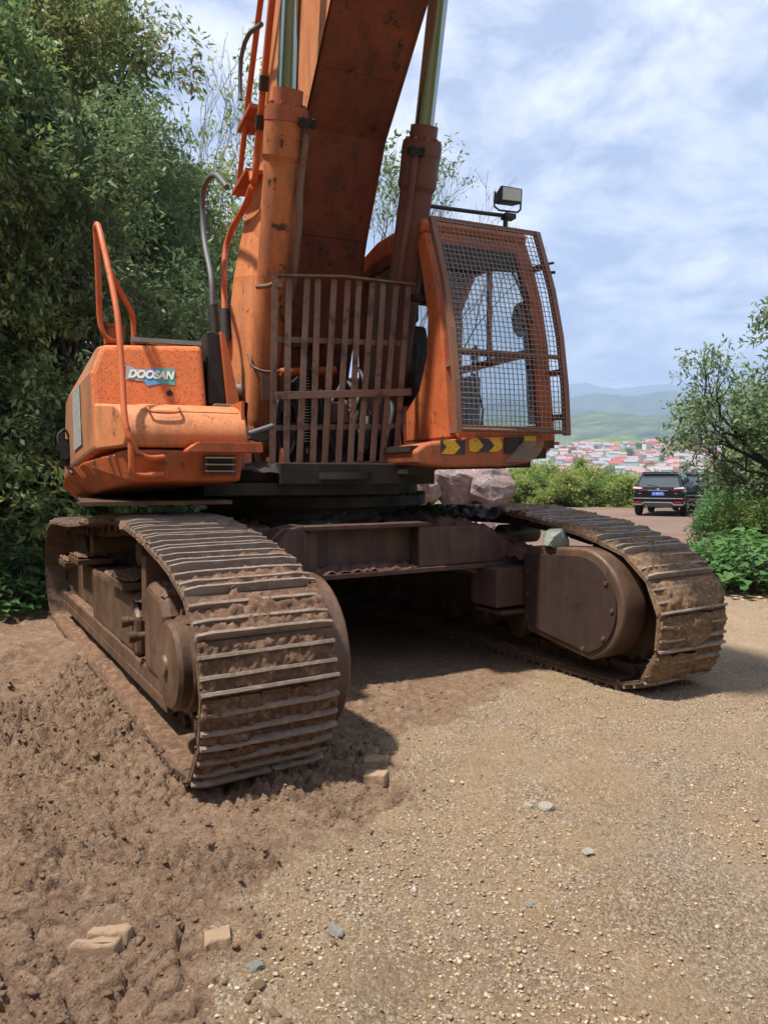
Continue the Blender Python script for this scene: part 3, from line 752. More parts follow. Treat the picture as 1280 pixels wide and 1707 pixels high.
    b = MB(); pi_ = lambda d: xc - side * d
    b.px(dshape(rr0), *sorted((pi_(0.24), pi_(gi))))
    b.build('motor_guard', 'frame_mud', tr, bevel=0.02, seg=3, soft=30)
    b = MB(); b.px(dshape(rr1), *sorted((pi_(gi + .001), pi_(gi + .017))))
    cov = b.build('guard_cover', 'cover_paint_shaded', tr, bevel=0.004)
    for a in (-100, -140, -180, -215):
        b = MB(); b.cyl((pi_(gi + .015), cy_ + (rr1 - .03) * math.cos(R(a)), cz_ + (rr1 - .03) * math.sin(R(a))), (pi_(gi + .028), cy_ + (rr1 - .03) * math.cos(R(a)), cz_ + (rr1 - .03) * math.sin(R(a))), .016, 6); b.build('bolt', 'frame_mud', cov)
    for z in (.42, .60, .78):
        b = MB(); b.cyl((pi_(gi + .015), -1.69, z), (pi_(gi + .028), -1.69, z), .014, 6); b.build('bolt', 'frame_mud', cov)
    return tr
track(-1.55, -1, 'mud_caked', 'muddy crawler track at the near corner with exposed final drive hub', 3, 0.006)
track(1.55, 1, 'mud_ochre', 'crawler track on the cab side packed with straw-coloured mud', 5, 0.015)

# centre frame between the tracks
b = MB()
b.box(-0.72, 0.80, -1.30, 1.1, 0.86, 1.16)
b.cyl((0, 0, 0.80), (0, 0, 1.24), 0.92, 40)
for s in (-1, 1):
    for y0, y1 in ((-1.45, -0.75), (0.7, 1.4)):
        b.hexa([(s * 0.6, y0 + .1, 0.80), (s * 1.42, y0, 0.55), (s * 1.42, y1, 0.55), (s * 0.6, y1, 0.80), (s * 0.6, y0 + .1, 1.16), (s * 1.42, y0, 0.88), (s * 1.42, y1, 0.88), (s * 0.6, y1, 1.16)])
car = b.build('centre_frame', 'maroon_paint', ex, UN, bevel=0.012)
b = MB()
b.box(-0.74, 0.30, -1.44, -1.28, 1.145, 1.175)                 # top flange
b.box(-0.76, 0.98, -1.47, -1.28, 0.80, 0.835)                  # bottom shelf
b.box(-0.74, -0.715, -1.42, -1.28, 0.836, 1.144)
b.build('flange', 'maroon_paint', car, bevel=0.004)
b = MB()                                                         # boxed pocket on the cab side with a sloping top
b.py([(0.20, 0.838), (0.98, 0.838), (1.08, 0.90), (1.06, 0.99), (0.80, 1.13), (0.20, 1.143)], -1.44, -1.302)
b.build('box_pocket', 'maroon_paint', car, bevel=0.008)
b = MB()                                                         # slanted gusset on the near side
b.prism([(-0.745, -1.46, 0.80), (-1.02, -1.72, 0.83), (-1.10, -1.74, 1.02), (-0.93, -1.60, 1.17), (-0.745, -1.44, 1.185)],
        [(-0.745, -1.22, 0.80), (-1.02, -1.30, 0.83), (-1.10, -1.30, 1.02), (-0.93, -1.30, 1.17), (-0.745, -1.22, 1.185)])
b.build('gusset', 'maroon_paint', car, bevel=0.01)
b = MB(); b.box(0.80, 1.25, -1.62, -1.30, 0.50, 0.80); b.box(0.84, 1.3, -1.64, -1.30, 0.44, 0.47)
b.build('motor_bracket', 'maroon_paint', car, bevel=0.008)
heap('mud_heap', car, 0.42, 1.26, -1.36, -0.55, lambda a, c: 1.15 - 0.36 * np.clip(a - 0.72, 0, 1) + 0.05 * np.sin((c + 1.4) * 3), 'mud_red', seed=5)
heap('mud_heap', car, 1.06, 1.30, -1.75, -0.4, lambda a, c: 0.90 + 0.18 * sst(-1.7, -0.7, c), 'mud_red', seed=8, n=60, drop=.06)
heap('mud_heap', car, -1.22, -0.72, -1.28, 0.4, lambda a, c: 1.08 + 0.07 * sst(-1.3, -0.5, c), 'mud_caked', seed=6)
heap('mud_heap', car, -0.70, 0.19, -1.462, -1.305, lambda a, c: 0.838 + 0.03 * sst(-1.45, -1.32, c), 'mud_red', seed=7, n=60, amp=0.04, sc=14, drop=0.012)
heap('mud_heap', car, -0.65, 1.3, -1.25, 0.8, lambda a, c: 1.16 + 0.05 * sst(-0.3, 0.8, a), 'grease_black', seed=9, n=80, amp=0.09)

# -- slew ring and upper frame -------------------------------------
b = MB(); b.lathe((0, 0, 1.16), (0, 0, 1.6), [(0, .98), (.06, .98), (.061, .92), (.12, .92), (.121, 1.02), (.2, 1.02), (.201, .95), (.30, .95)], 56)
ring = b.build('slew_ring', 'grease_black', ex, UP)
for k in range(30):
    t = R(180 + 6 * k)
    b = MB(); b.cyl((1.0 * math.cos(t), 1.0 * math.sin(t), 1.36), (1.0 * math.cos(t), 1.0 * math.sin(t), 1.385), 0.02, 6)
    b.build('ring_bolt', 'grease_black', ring)
b = MB()
b.box(-1.15, 0.36, -1.15, 1.4, 1.38, 1.475); b.box(-0.62, 0.62, -1.22, 2.2, 1.46, 1.62); b.box(-1.45, 0.5, -1.05, 2.4, 1.48, 1.56); b.box(0.5, 1.42, -1.0, 2.4, 1.585, 1.65)
b.box(0.3, 0.52, -1.4, -1.0, 1.53, 1.60)
uf = b.build('upper_frame', 'grease_black', ex, UP, bevel=0.01)
heap('grime_layer', uf, -0.95, 0.55, -1.2, 0.3, lambda a, c: 1.60 + 0 * a, 'grease_black', n=50, seed=12, amp=0.04)
b = MB()
for s in (-1, 1):
    b.px([(-0.35, 1.6), (1.15, 1.6), (1.0, 2.25), (0.85, 2.5), (0.65, 2.5), (0.4, 2.2)], *sorted((s * 0.58, s * 0.64)))
    b.px([(-0.75, 1.6), (-0.1, 1.6), (-0.25, 1.92), (-0.5, 1.92)], *sorted((s * 0.40, s * 0.45))); b.px([(-0.75, 1.6), (-0.1, 1.6), (-0.25, 1.92), (-0.5, 1.92)], *sorted((s * 0.63, s * 0.68)))
b.build('boom_foot_bracket', 'orange_shaded_stained', uf, bevel=0.006)
b = MB(); b.cyl((-0.66, -0.38, 1.80), (0.66, -0.38, 1.80), 0.06); b.cyl((-0.7, 0.75, 2.32), (0.7, 0.75, 2.32), 0.085); b.build('pivot_pin', 'steel_bare', uf)
b = MB()                                                         # counterweight at the far end
b.prism([(-1.95, 1.5, 1.33), (-1.85, 2.6, 1.33), (-1.3, 3.3, 1.38), (0, 3.55, 1.4), (1.2, 3.3, 1.38), (1.5, 2.4, 1.4), (1.5, 1.5, 1.4)],
        [(-1.93, 1.5, 2.45), (-1.83, 2.6, 2.4), (-1.3, 3.25, 2.35), (0, 3.5, 2.35), (1.2, 3.25, 2.35), (1.5, 2.4, 2.4), (1.5, 1.5, 2.45)])
b.build('counterweight', 'orange_deep', ex, UP, bevel=0.08, seg=3)
b = MB(); b.box(-1.05, 1.5, 0.9, 1.5, 1.6, 2.55); b.box(0.66, 1.48, 0.35, 0.95, 1.57, 2.3); b.build('engine_cover', 'orange_deep', ex, UP, bevel=0.05)

# hood on the near side
S = [[(-1.85, -1.225, 1.69), (-1.868, -1.10, 2.21), (-1.80, -1.055, 2.40), (-1.13, -1.046, 2.44), (-1.11, -1.225, 1.69)],
     [(-1.995, -0.55, 1.575), (-2.0, -0.55, 2.10), (-1.80, -0.58, 2.47), (-1.10, -0.58, 2.49), (-1.08, -0.55, 1.575)],
     [(-2.045, 0.55, 1.47), (-2.02, 0.55, 2.14), (-1.80, 0.55, 2.52), (-1.10, 0.55, 2.53), (-1.08, 0.55, 1.47)],
     [(-2.0, 1.62, 1.45), (-1.98, 1.62, 2.15), (-1.78, 1.62, 2.5), (-1.10, 1.62, 2.52), (-1.08, 1.62, 1.45)]]
vs = [p for q in S for p in q]
fs = [(0, 4, 3, 2, 1)]
for i in range(3):
    for k in range(5): fs.append((5 * i + k, 5 * i + (k + 1) % 5, 5 * i + 5 + (k + 1) % 5, 5 * i + 5 + k))
fs.append((15, 16, 17, 18, 19))
b = MB(); b.v = vs
for q in fs: b.f.append(list(q)); b.sm.append(False); b.mi.append(0)
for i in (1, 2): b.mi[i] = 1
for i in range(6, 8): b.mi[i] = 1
hood = b.build('hood', ['orange_speckled', 'side_panel_paint'], ex, UP, bevel=0.035, seg=3)
b = MB()
def sidept(t, z):            # a point on the slanted side of the hood, 4 mm proud
    a = Vector((-1.855 - 0.013 * (z - 1.7) / .5, -1.225 + 0.24 * (z - 1.69), z)); c = Vector((-1.998, -0.55, z))
    n = Vector((-0.97, -0.24, 0)); p = a.lerp(c, t) + n * 0.006; return tuple(p)
b.add([sidept(.46, 1.74), sidept(.80, 1.70), sidept(.80, 2.12), sidept(.46, 2.16)], [(0, 1, 2, 3)])
b.build('side_sticker', 'decal_stripe', hood)
# maker's banner and lettering on the hood front
hn = Vector((0, -.973, .230))
def hp(x, z, off): 
    y = -1.225 + (z - 1.69) * (0.1745 / 0.73); return Vector((x, y, z)) + hn * off
def banner(pts, mat):
    m = MB(); m.add([hp(x, z, .004) for x, z in pts], [tuple(range(len(pts)))]); return m.build('banner', mat, hood)
banner([(-1.647, 2.174), (-1.532, 2.163), (-1.525, 2.245), (-1.576, 2.246), (-1.638, 2.271)], 'decal_grey')
banner([(-1.531, 2.163), (-1.51, 2.132), (-1.435, 2.150), (-1.432, 2.260), (-1.49, 2.249), (-1.524, 2.246)], 'decal_blue')
banner([(-1.434, 2.150), (-1.327, 2.148), (-1.322, 2.260), (-1.431, 2.261)], 'decal_teal')
def text_mesh(body, size, mat, shear=0.0, offset=0.0, extrude=0.001):
    cu = bpy.data.curves.new('lettering', 'FONT'); cu.body = body; cu.size = size; cu.shear = shear; cu.offset = offset; cu.extrude = extrude
    cu.align_x = 'CENTER'; cu.align_y = 'CENTER'
    to = bpy.data.objects.new('lettering_tmp', cu); COL.objects.link(to)
    dg = bpy.context.evaluated_depsgraph_get()
    me = bpy.data.meshes.new_from_object(to.evaluated_get(dg))
    bpy.data.objects.remove(to); me.materials.clear(); me.materials.append(MATS[mat]); me.name = 'lettering'
    return me
tm = text_mesh('DOOSAN', 0.076, 'decal_white', 0.28, 0.0038)
o = link('lettering', tm, hood)
o.matrix_basis = Matrix.Translation(hp(-1.485, 2.209, 0.0075)) @ Matrix.Rotation(R(90) - math.atan2(.1745, .73), 4, 'X') @ Matrix.Diagonal((0.90, 1.0, 1, 1))
b = MB(); b.tube([hp(-1.365, 2.09, 0), hp(-1.365, 2.09, .004)], 0.022, 12); b.build('latch_hole', 'grease_black', hood)
b = MB(); b.box(-1.60, -1.13, -1.02, -0.95, 2.445, 2.475); b.build('trim_strip', 'steel_bare', hood)
b = MB(); b.cyl((-1.71, -0.85, 2.44), (-1.71, -0.85, 2.555), 0.06, 20); b.cyl((-1.71, -0.85, 2.555), (-1.71, -0.85, 2.575), 0.068, 20); b.box(-1.655, -1.63, -0.87, -0.83, 2.46, 2.57)
b.build('filler_cap', 'orange_deep', hood)

# skirt under hood and toolbox
b = MB()
top = [(-0.96, -1.60, 1.69), (-1.62, -1.60, 1.69), (-1.70, -1.55, 1.69), (-1.93, -0.9, 1.62), (-2.04, -0.1, 1.525), (-2.07, 0.9, 1.44), (-2.0, 1.6, 1.42), (-0.96, 1.6, 1.42)]
bot = [(-0.98, -1.57, 1.49), (-1.60, -1.57, 1.49), (-1.66, -1.52, 1.485), (-1.82, -0.9, 1.42), (-1.88, -0.1, 1.35), (-1.93, 0.9, 1.29), (-1.9, 1.6, 1.28), (-0.98, 1.6, 1.3)]
b.prism(bot, top)
sk = b.build('skirt', 'orange_deep', ex, UP, bevel=0.02, seg=2)
for k, t in enumerate((0.16, 0.30, 0.80, 1.08, 1.16)):
    a = Vector((-1.705, -1.53, 1.665)); c = Vector((-1.935, -0.88, 1.60)); d = Vector((-1.665, -1.50, 1.52)); e = Vector((-1.83, -0.88, 1.45))
    p, q = a.lerp(c, t), d.lerp(e, t); b = MB(); nrm = Vector((-0.9, -0.35, -.2)) * 0.006
    if t > 0.5: q = p.lerp(q, .5)
    b.beam(p + nrm, q + nrm, 0.02, 0.014, (1, 0, 0)); b.build('skirt_rib', 'orange_faded', sk)
b = MB(); b.box(-1.95, -1.0, -1.4, 0.9, 1.335, 1.36); b.build('belly_plate', 'frame_mud', sk)

# toolbox with rounded lid in front of the hood
prof = [(-1.18, 1.695)] + [(p.y, p.z) for p in curve([(0, -1.610, 1.703), (0, -1.635, 1.76), (0, -1.632, 1.82), (0, -1.605, 1.88), (0, -1.56, 1.93), (0, -1.50, 1.962), (0, -1.43, 1.975), (0, -1.16, 2.0)], 4)]
b = MB()
def skew(y): return -1.70 - 0.34 * (y + 1.62)
b.prism([(skew(y), y, z) for y, z in prof], [(-0.945, y, z) for y, z in prof])
tb = b.build('toolbox', 'orange_faded', ex, UP, bevel=0.02, seg=3, soft=30)
b = MB()
lid = [(-1.565, 1.932), (-1.505, 1.968), (-1.43, 1.982), (-1.25, 1.995)]
b.prism([(-1.60, y, z + 0.002) for y, z in lid] + [(-1.60, -1.25, 1.96), (-1.60, -1.55, 1.91)], [(-0.985, y, z + 0.002) for y, z in lid] + [(-0.985, -1.25, 1.96), (-0.985, -1.55, 1.91)])
ld = b.build('lid', 'orange_faded', tb, bevel=0.005)
b = MB(); b.tube(curve([(-1.555, -1.545, 1.955), (-1.555, -1.60, 1.945), (-1.545, -1.615, 1.925), (-1.50, -1.62, 1.918), (-1.42, -1.62, 1.918), (-1.375, -1.615, 1.925), (-1.365, -1.60, 1.945), (-1.365, -1.545, 1.955)], 4), 0.008, 6); b.build('handle', 'orange_deep', ld)
b = MB(); b.box(-0.975, -0.955, -1.60, -1.2, 1.70, 2.01); b.build('end_strap', 'orange_deep', tb)
# anti-slip step with serrated edge
b = MB(); n = 26; front = []
b.prism([(-1.35, -1.86, 1.685), (-1.30, -1.86, 1.722), (-0.90, -1.86, 1.722), (-0.90, -1.86, 1.672), (-1.35, -1.86, 1.672)], [(-1.35, -1.64, 1.685), (-1.30, -1.64, 1.722), (-0.90, -1.64, 1.722), (-0.90, -1.64, 1.672), (-1.35, -1.64, 1.672)])
for i in range(n):
    x = -1.285 + i * 0.0148; b.box(x, x + 0.008, -1.862, -1.66, 1.7225, 1.734)
b.build('step', 'orange_deep', ex, UP)
# louvre in the skirt front
b = MB(); b.box(-1.225, -1.015, -1.606, -1.60, 1.525, 1.655); lf = b.build('louvre', 'cylinder_dark_shaded', sk)
b = MB(); b.box(-1.198, -1.042, -1.61, -1.607, 1.545, 1.64); b.build('opening', 'grease_black', lf)
for z in (1.555, 1.597, 1.64):
    b = MB(); b.tube([(-1.215, -1.628, z), (-1.025, -1.628, z)], 0.006, 6); b.tube([(-1.21, -1.628, z), (-1.21, -1.60, z)], 0.006, 6); b.tube([(-1.03, -1.628, z), (-1.03, -1.60, z)], 0.006, 6); b.build('louvre_bar', 'steel_bare', lf)

# handrails
b = MB()
b.tube(curve([(-1.47, -1.63, 1.640), (-1.56, -1.69, 1.632), (-1.63, -1.735, 1.66), (-1.66, -1.745, 1.72), (-1.684, -1.74, 1.78), (-1.70, -1.70, 1.895), (-1.703, -1.6, 2.157), (-1.712, -1.5, 2.463), (-1.73, -1.4, 2.667), (-1.769, -1.2, 2.976), (-1.798, -1.05, 3.18), (-1.812, -1.01, 3.19), (-1.812, -0.985, 3.15), (-1.802, -0.95, 2.92), (-1.795, -0.9, 2.63), (-1.776, -0.9, 2.52), (-1.727, -0.9, 2.462), (-1.655, -0.9, 2.465)], 5), 0.0195, 10)
hr = b.build('handrail', 'pipe_orange', ex, UP)
b = MB(); b.tube(curve([(-1.752, -1.28, 2.86), (-1.70, -1.12, 2.80), (-1.60, -0.96, 2.67), (-1.577, -0.9, 2.60), (-1.574, -0.9, 2.44)], 5), 0.018, 10); b.build('brace', 'pipe_orange', hr)
b = MB(); b.tube(curve([(-1.668, -1.74, 1.75), (-1.668, -1.745, 1.62), (-1.66, -1.73, 1.54), (-1.60, -1.66, 1.525), (-1.47, -1.625, 1.535)], 5), 0.0185, 10); b.build('lower_tube', 'pipe_orange', hr)
for z in (1.632, 1.535):
    b = MB(); b.box(-1.56, -1.44, -1.618, -1.60, z - .022, z + .022); br = b.build('rail_bracket', 'orange_deep', hr, bevel=.004)
    for x in (-1.53, -1.47):
        b = MB(); b.cyl((x, -1.635, z), (x, -1.615, z), .014, 6); b.build('bolt', 'grease_black', br)
# lamp and wiring on the near side
b = MB(); b.cyl((-2.045, -0.42, 1.74), (-2.045, -0.30, 1.74), 0.045, 16); b.box(-2.07, -2.0, -0.36, -0.28, 1.60, 1.80); b.tube(curve([(-2.07, -0.40, 1.75), (-2.08, -0.38, 1.82), (-2.03, -0.36, 1.87), (-2.0, -0.34, 1.80)], 4), 0.008, 6); b.box(-2.09, -2.05, -0.41, -0.36, 1.72, 1.76)
b.cyl((-2.03, -0.46, 1.68), (-2.03, -0.36, 1.68), 0.035, 14)
b.build('side_lamp', 'black_rubber', ex, UP)
b = MB(); b.tube([(-2.04, -0.30, 1.62), (-1.985, -0.50, 1.54)], 0.010, 6); b.build('lamp_stay', 'grille_paint', ex, UP)
# bracket between hood and boom
b = MB(); b.prism([(-1.085, -1.02, 2.03), (-1.09, -1.0, 2.55), (-1.055, -1.0, 2.56), (-0.985, -1.0, 2.54), (-0.955, -1.02, 2.03)], [(-1.085, -0.62, 2.03), (-1.09, -0.62, 2.55), (-1.055, -0.62, 2.57), (-1.02, -0.62, 2.55), (-1.02, -0.62, 2.03)])
sb = b.build('side_bracket', 'grease_black', ex, UP, bevel=.01)
b = MB(); b.prism([(-0.955, -1.06, 2.03), (-1.0, -1.05, 2.555), (-0.965, -1.05, 2.52), (-0.865, -1.06, 2.03)], [(-0.955, -0.7, 2.03), (-1.0, -0.7, 2.555), (-0.965, -0.7, 2.52), (-0.865, -0.7, 2.03)]); b.build('bracket_plate', 'orange_deep', sb, bevel=.004)
b = MB(); b.box(-1.07, -0.86, -1.15, -0.5, 1.56, 2.03); b.build('valve_box', 'grille_paint', ex, UP, bevel=.01)
b = MB(); b.tube([(-0.86, -1.3, 1.815), (-0.69, -1.3, 1.874)], 0.02, 10); b.build('prop_rod', 'hose_grey', ex, UP)
b = MB(); b.prism([(-0.86, -1.32, 1.78), (-0.80, -1.32, 1.83), (-0.70, -1.32, 1.80), (-0.78, -1.32, 1.76)], [(-0.86, -1.24, 1.78), (-0.80, -1.24, 1.83), (-0.70, -1.24, 1.80), (-0.78, -1.24, 1.76)]); b.build('rod_bracket', 'grease_black', ex, UP)
# hydraulic clutter behind the grille
b = MB()
rr_ = random.Random(5)
for k in range(22):
    x = rr_.uniform(-.45, .4); z = rr_.uniform(1.62, 1.75)
    b.tube(curve([(x, -0.75 + rr_.uniform(-.1, .2), z), (x + rr_.uniform(-.1, .1), -0.72, z + rr_.uniform(.2, .5)), (x + rr_.uniform(-.2, .2), -0.45, z + rr_.uniform(.4, .7)), (x + rr_.uniform(-.2, .2), 0.1, z + rr_.uniform(.1, .4))], 5), rr_.uniform(.012, .024), 6)
b.build('hydraulic_hose', 'black_rubber', ex, UP)
b = MB(); b.box(-0.35, 0.25, -0.6, -0.2, 1.62, 1.95); b.box(-.2, .1, -.7, -.3, 1.95, 2.12); b.cyl((-.12, -.82, 2.35), (-.12, -.82, 1.8), .03, 10); b.box(.2, .4, -.7, -.4, 1.7, 2.2)
b.build('control_valve', 'grille_paint', ex, UP, bevel=.01)
b = MB(); 
for k in range(26): b.lathe((-.30, -.88, 1.78 + k * .022), (-.30, -.88, 1.8 + k * .022), [(0, .03), (.008, .042), (.016, .03)], 10)
b.cyl((-.30, -.88, 1.7), (-.30, -.88, 2.55), .022, 8); b.lathe((-.30, -.9, 2.5), (-.30, -.9, 2.6), [(0, .0), (0, .11), (.03, .12), (.05, .0)], 20)
b.build('spring_strut', 'grease_black', ex, UP)
b = MB(); b.tube([(-.5, -.8, 2.32), (-.05, -.8, 2.36)], .032, 10); b.build('cross_pipe', 'pipe_orange', ex, UP)
b = MB(); b.lathe((-.12, -1.1, 1.5), (-.12, -1.1, 1.60), [(0, .0), (0, .24), (.05, .24), (.05, 0)], 28); b.build('drain_drum', 'grease_black', ex, UP)

# -- boom ----------------------------------------------------------
A = [(-2.95, 5.85, .34), (-2.5, 5.5, .34), (-1.62, 4.77, .34), (-1.25, 4.45, .34), (-0.90, 4.15, .34), (-0.68, 3.8, .34), (-0.5, 3.5, .34), (-0.36, 3.2, .34), (-0.12, 2.7, .36), (0.25, 2.15, .40)]
B = [(-2.2, 7.05, .34), (-1.6, 6.85, .34), (-0.55, 6.3, .34), (0.05, 5.75, .34), (0.42, 5.1, .34), (0.60, 4.5, .36), (0.74, 3.95, .42), (0.88, 3.45, .50), (1.02, 3.0, .53), (1.0, 2.3, .54)]
b = MB(); m = len(A)
vs = []
for (ya, za, xa), (yb, zb, xb) in zip(A, B): vs += [(-xa, ya, za), (xa, ya, za), (xb, yb, zb), (-xb, yb, zb)]
sides, under = [], []
for i in range(m - 1):
    o = 4 * i
    under.append((o, o + 1, o + 5, o + 4)); sides += [(o + 1, o + 2, o + 6, o + 5), (o + 2, o + 3, o + 7, o + 6), (o + 3, o, o + 4, o + 7)]
sides += [(3, 2, 1, 0), (4 * m - 4, 4 * m - 3, 4 * m - 2, 4 * m - 1)]
b.add(vs, sides)
boom = b.build('boom', 'orange_faded', ex, UP)
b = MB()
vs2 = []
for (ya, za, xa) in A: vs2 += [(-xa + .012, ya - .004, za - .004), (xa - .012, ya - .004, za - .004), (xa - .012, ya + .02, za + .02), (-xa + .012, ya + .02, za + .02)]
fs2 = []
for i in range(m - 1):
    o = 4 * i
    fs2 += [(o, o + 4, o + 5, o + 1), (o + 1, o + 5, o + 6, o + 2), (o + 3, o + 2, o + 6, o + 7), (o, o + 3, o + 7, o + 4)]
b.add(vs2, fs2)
b.build('bottom_plate', 'orange_shaded_stained', boom, label='stained underside plate of the boom with shade painted in')
b = MB(); 
for s in (-1, 1): b.tube([(s * .341, -0.20, 3.75), (s * .36, .30, 3.2)], .006, 5)
b.build('weld_bead', 'orange_deep', boom)
for s in (-.318, .318):
    b = MB(); b.tube([(s, y - .006, z - .006) for y, z, _ in A[:-1]], .007, 5); b.build('weld_bead', 'orange_shaded_stained', boom)
for k in (3, 6):
    y, z, _ = A[k]; b = MB(); b.tube([(-.315, y - .006, z - .005), (.315, y - .006, z - .005)], .008, 5); b.build('weld_bead', 'orange_shaded_stained', boom)
# pipes along the boom
xp = -.47
def pipe(pts, r, mat, nm='pipe'):
    q = MB(); q.tube(curve(pts, 6), r, 9); return q.build(nm, mat, boom)
pipe([(xp, -1.4, 6.7), (xp, -.6, 5.95), (xp, -0.163, 5.464), (xp, 0.13, 5.127), (xp, 0.427, 4.747), (xp, 0.756, 4.264), (xp, 0.80, 4.20)], .026, 'pipe_orange')
pipe([(xp, -1.6, 6.4), (xp, -.9, 5.75), (xp, -0.5, 5.2), (xp, -0.263, 4.787), (xp, 0.0, 4.35), (xp, 0.05, 4.2), (xp, 0.10, 4.12), (xp, 0.18, 4.12), (xp, 0.22, 4.2)], .028, 'pipe_orange')
pipe([(xp, 0.20, 4.08), (xp, 0.5, 4.0), (xp, 0.95, 3.98), (xp, 1.15, 3.95), (xp - .04, 1.22, 3.80), (xp - .08, 1.1, 3.45), (xp - .1, 1.0, 3.1)], .030, 'pipe_orange')
pipe([(-.75, 0.62, 3.05), (-.75, .70, 3.38), (-.75, 1.02, 3.78), (-.75, 1.12, 4.08), (-.75, 1.05, 4.28), (-.75, .78, 4.30), (-.74, .45, 4.22), (-.70, .16, 4.02)], .026, 'hose_grey', 'hose')
pipe([(xp - .03, 0.50, 4.95), (xp - .03, 0.514, 5.052), (xp - .03, 0.46, 5.30), (xp - .03, 0.167, 5.348), (xp - .02, -0.257, 5.211)], .020, 'hose_grey', 'hose')
for (y, z, w) in ((0.40, 4.72, .62), (0.62, 4.24, .70)):
    q = MB(); q.box(xp - .045, -.335, y - w / 2, y + w / 2 - .1, z - .02, z + .02); q.build('pipe_clamp', 'orange_muddy', boom, bevel=.003)
for y, z in ((-.27, 4.80), (-.12, 4.55)):
    q = MB(); q.cyl((xp, y, z), (xp, y + .05, z - .10), .042, 10); q.build('pipe_joint', 'grease_black', boom)
q = MB(); q.cyl((-.75, .62, 3.10), (-.73, .60, 2.8), .045, 10); q.build('hose_fitting', 'black_rubber', boom); q = MB(); q.cyl((xp - .1, 1.0, 3.15), (xp - .1, .95, 2.85), .055, 10); q.build('hose_fitting', 'black_rubber', boom)

# -- boom cylinders ------------------------------------------------
def ram(s, mat, label, dark):
    x = s * 0.545
    f0 = Vector((x, -0.38, 1.80)); gl = Vector((x, -1.17, 4.12)); end = gl + (gl - f0).normalized() * 2.3
    if s > 0: gl = Vector((x, -1.14, 4.09)); end = Vector((x, -1.14, 4.09)) + Vector((0, -.27, .96)).normalized() * 2.3
    else: gl = Vector((x, -1.20, 4.12)); end = gl + Vector((0, -.20, .98)).normalized() * 2.3
    Ln = (gl - f0).length
    c = empty('boom_cylinder'); c.parent = ex; c.rotation_euler = (0, 0, UP); c['label'] = label
    q = MB(); q.lathe(f0, gl, [(-.1, 0), (-.1, .10), (.1, .12), (.2, .131), (Ln - .36, .131), (Ln - .32, .150), (Ln - .10, .151)], 36); q.cyl(f0 - Vector((.10, 0, 0)), f0 + Vector((.10, 0, 0)), .12, 20)
    q.build('barrel', mat, c)
    q = MB(); q.lathe(f0, gl, [(Ln - .10, .10), (Ln - .099, .155), (Ln - .03, .155), (Ln - .029, .150), (Ln, .150), (Ln, .106), (Ln + .11, .106), (Ln + .11, .07)], 36); q.build('gland', 'cylinder_dark_shaded' if dark else 'orange_muddy', c)
    q = MB(); q.tube([gl - (gl - f0).normalized() * .1, end], .074, 28); q.build('rod', 'chrome', c)
    d = (gl - f0).normalized(); fw = Vector((0, -d.z, d.y)); ins = Vector((-s, 0, 0)); sd = (fw * .8 + ins * .6).normalized()
    t_ = lambda k, r: f0 + d * k + sd * r
    q = MB(); q.tube(curve([t_(Ln - .08, .17), t_(Ln - .22, .185), t_(Ln - .5, .17), t_(Ln - .75, .19), t_(Ln - 1.0, .185), t_(Ln - 1.6, .175), t_(.3, .17)], 6), .026, 10); q.build('oil_tube', 'grille_paint' if not dark else 'cylinder_dark_shaded', c)
    q = MB(); e = t_(Ln - .06, .185); q.beam(e - ins * .06 - d * .03, e + ins * .06 - d * .03, .05, .07, fw)
    for i in (-1, 1):
        for j in (-1, 1): q.cyl(e + ins * (.045 * i) + d * (.022 * j - .03), e + ins * (.045 * i) + d * (.022 * j - .03) + fw * .05, .012, 6)
    q.build('port_block', 'grease_black', c)
    for k in range(9):
        q = MB(); a = 2 * math.pi * k / 9; uu = (ins * math.cos(a) + fw * math.sin(a)); pz = f0 + d * (Ln + .003) + uu * .128; q.cyl(pz, pz + d * .018, .016, 6); q.build('gland_bolt', 'orange_muddy', c)
    return c
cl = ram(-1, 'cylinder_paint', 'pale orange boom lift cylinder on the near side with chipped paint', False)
ram(1, 'cylinder_dark_shaded', 'boom lift cylinder beside the cab, dark brown from painted shade', True)
q = MB(); q.tube(curve([(-.70, -.60, 2.47), (-.70, -.66, 2.44), (-.70, -.72, 2.37), (-.63, -.80, 2.32), (-.52, -.80, 2.325), (-.44, -.82, 2.36)], 5), .012, 6); q.build('strap', 'grille_paint', cl)
q = MB(); q.box(-.655, -.59, -.83, -.815, 2.10, 2.30); q.build('hanging_plate', 'grille_paint', cl)

# -- stone guard grille --------------------------------------------
gy_ = -1.05
TL, TR_, BL, BR = Vector((-.58, gy_, 2.985)), Vector((.515, gy_, 3.025)), Vector((-.625, gy_ - .02, 1.60)), Vector((.37, gy_ - .02, 1.64))
gr = empty('stone_guard'); gr.parent = ex; gr.rotation_euler = (0, 0, UP); gr['label'] = 'brown barred stone guard in front of the boom foot'
q = MB(); mid = TL.lerp(TR_, .45) + Vector((0, -.02, .02)); q.beam(TL, mid, .045, .016); q.beam(mid - Vector((.01, 0, 0)), TR_, .05, .014); q.build('top_rail', 'grille_paint', gr)
q = MB(); q.beam(BL, BR, .05, .014); q.build('bottom_rail', 'grille_paint', gr)
m0, m1 = TL.lerp(BL, .635) + Vector((-.01, -.045, 0)), TR_.lerp(BR, .61) + Vector((.04, -.045, .0)); q = MB(); q.beam(m0, m1, .012, .055); q.build('middle_rail', 'grille_paint', gr, bevel=.002)
for k in (.33, .80):
    q = MB(); q.beam(TL.lerp(BL, k) + Vector((0, .03, 0)), TR_.lerp(BR, k) + Vector((0, .03, 0)), .012, .04); q.build('back_rail', 'grille_paint', gr)
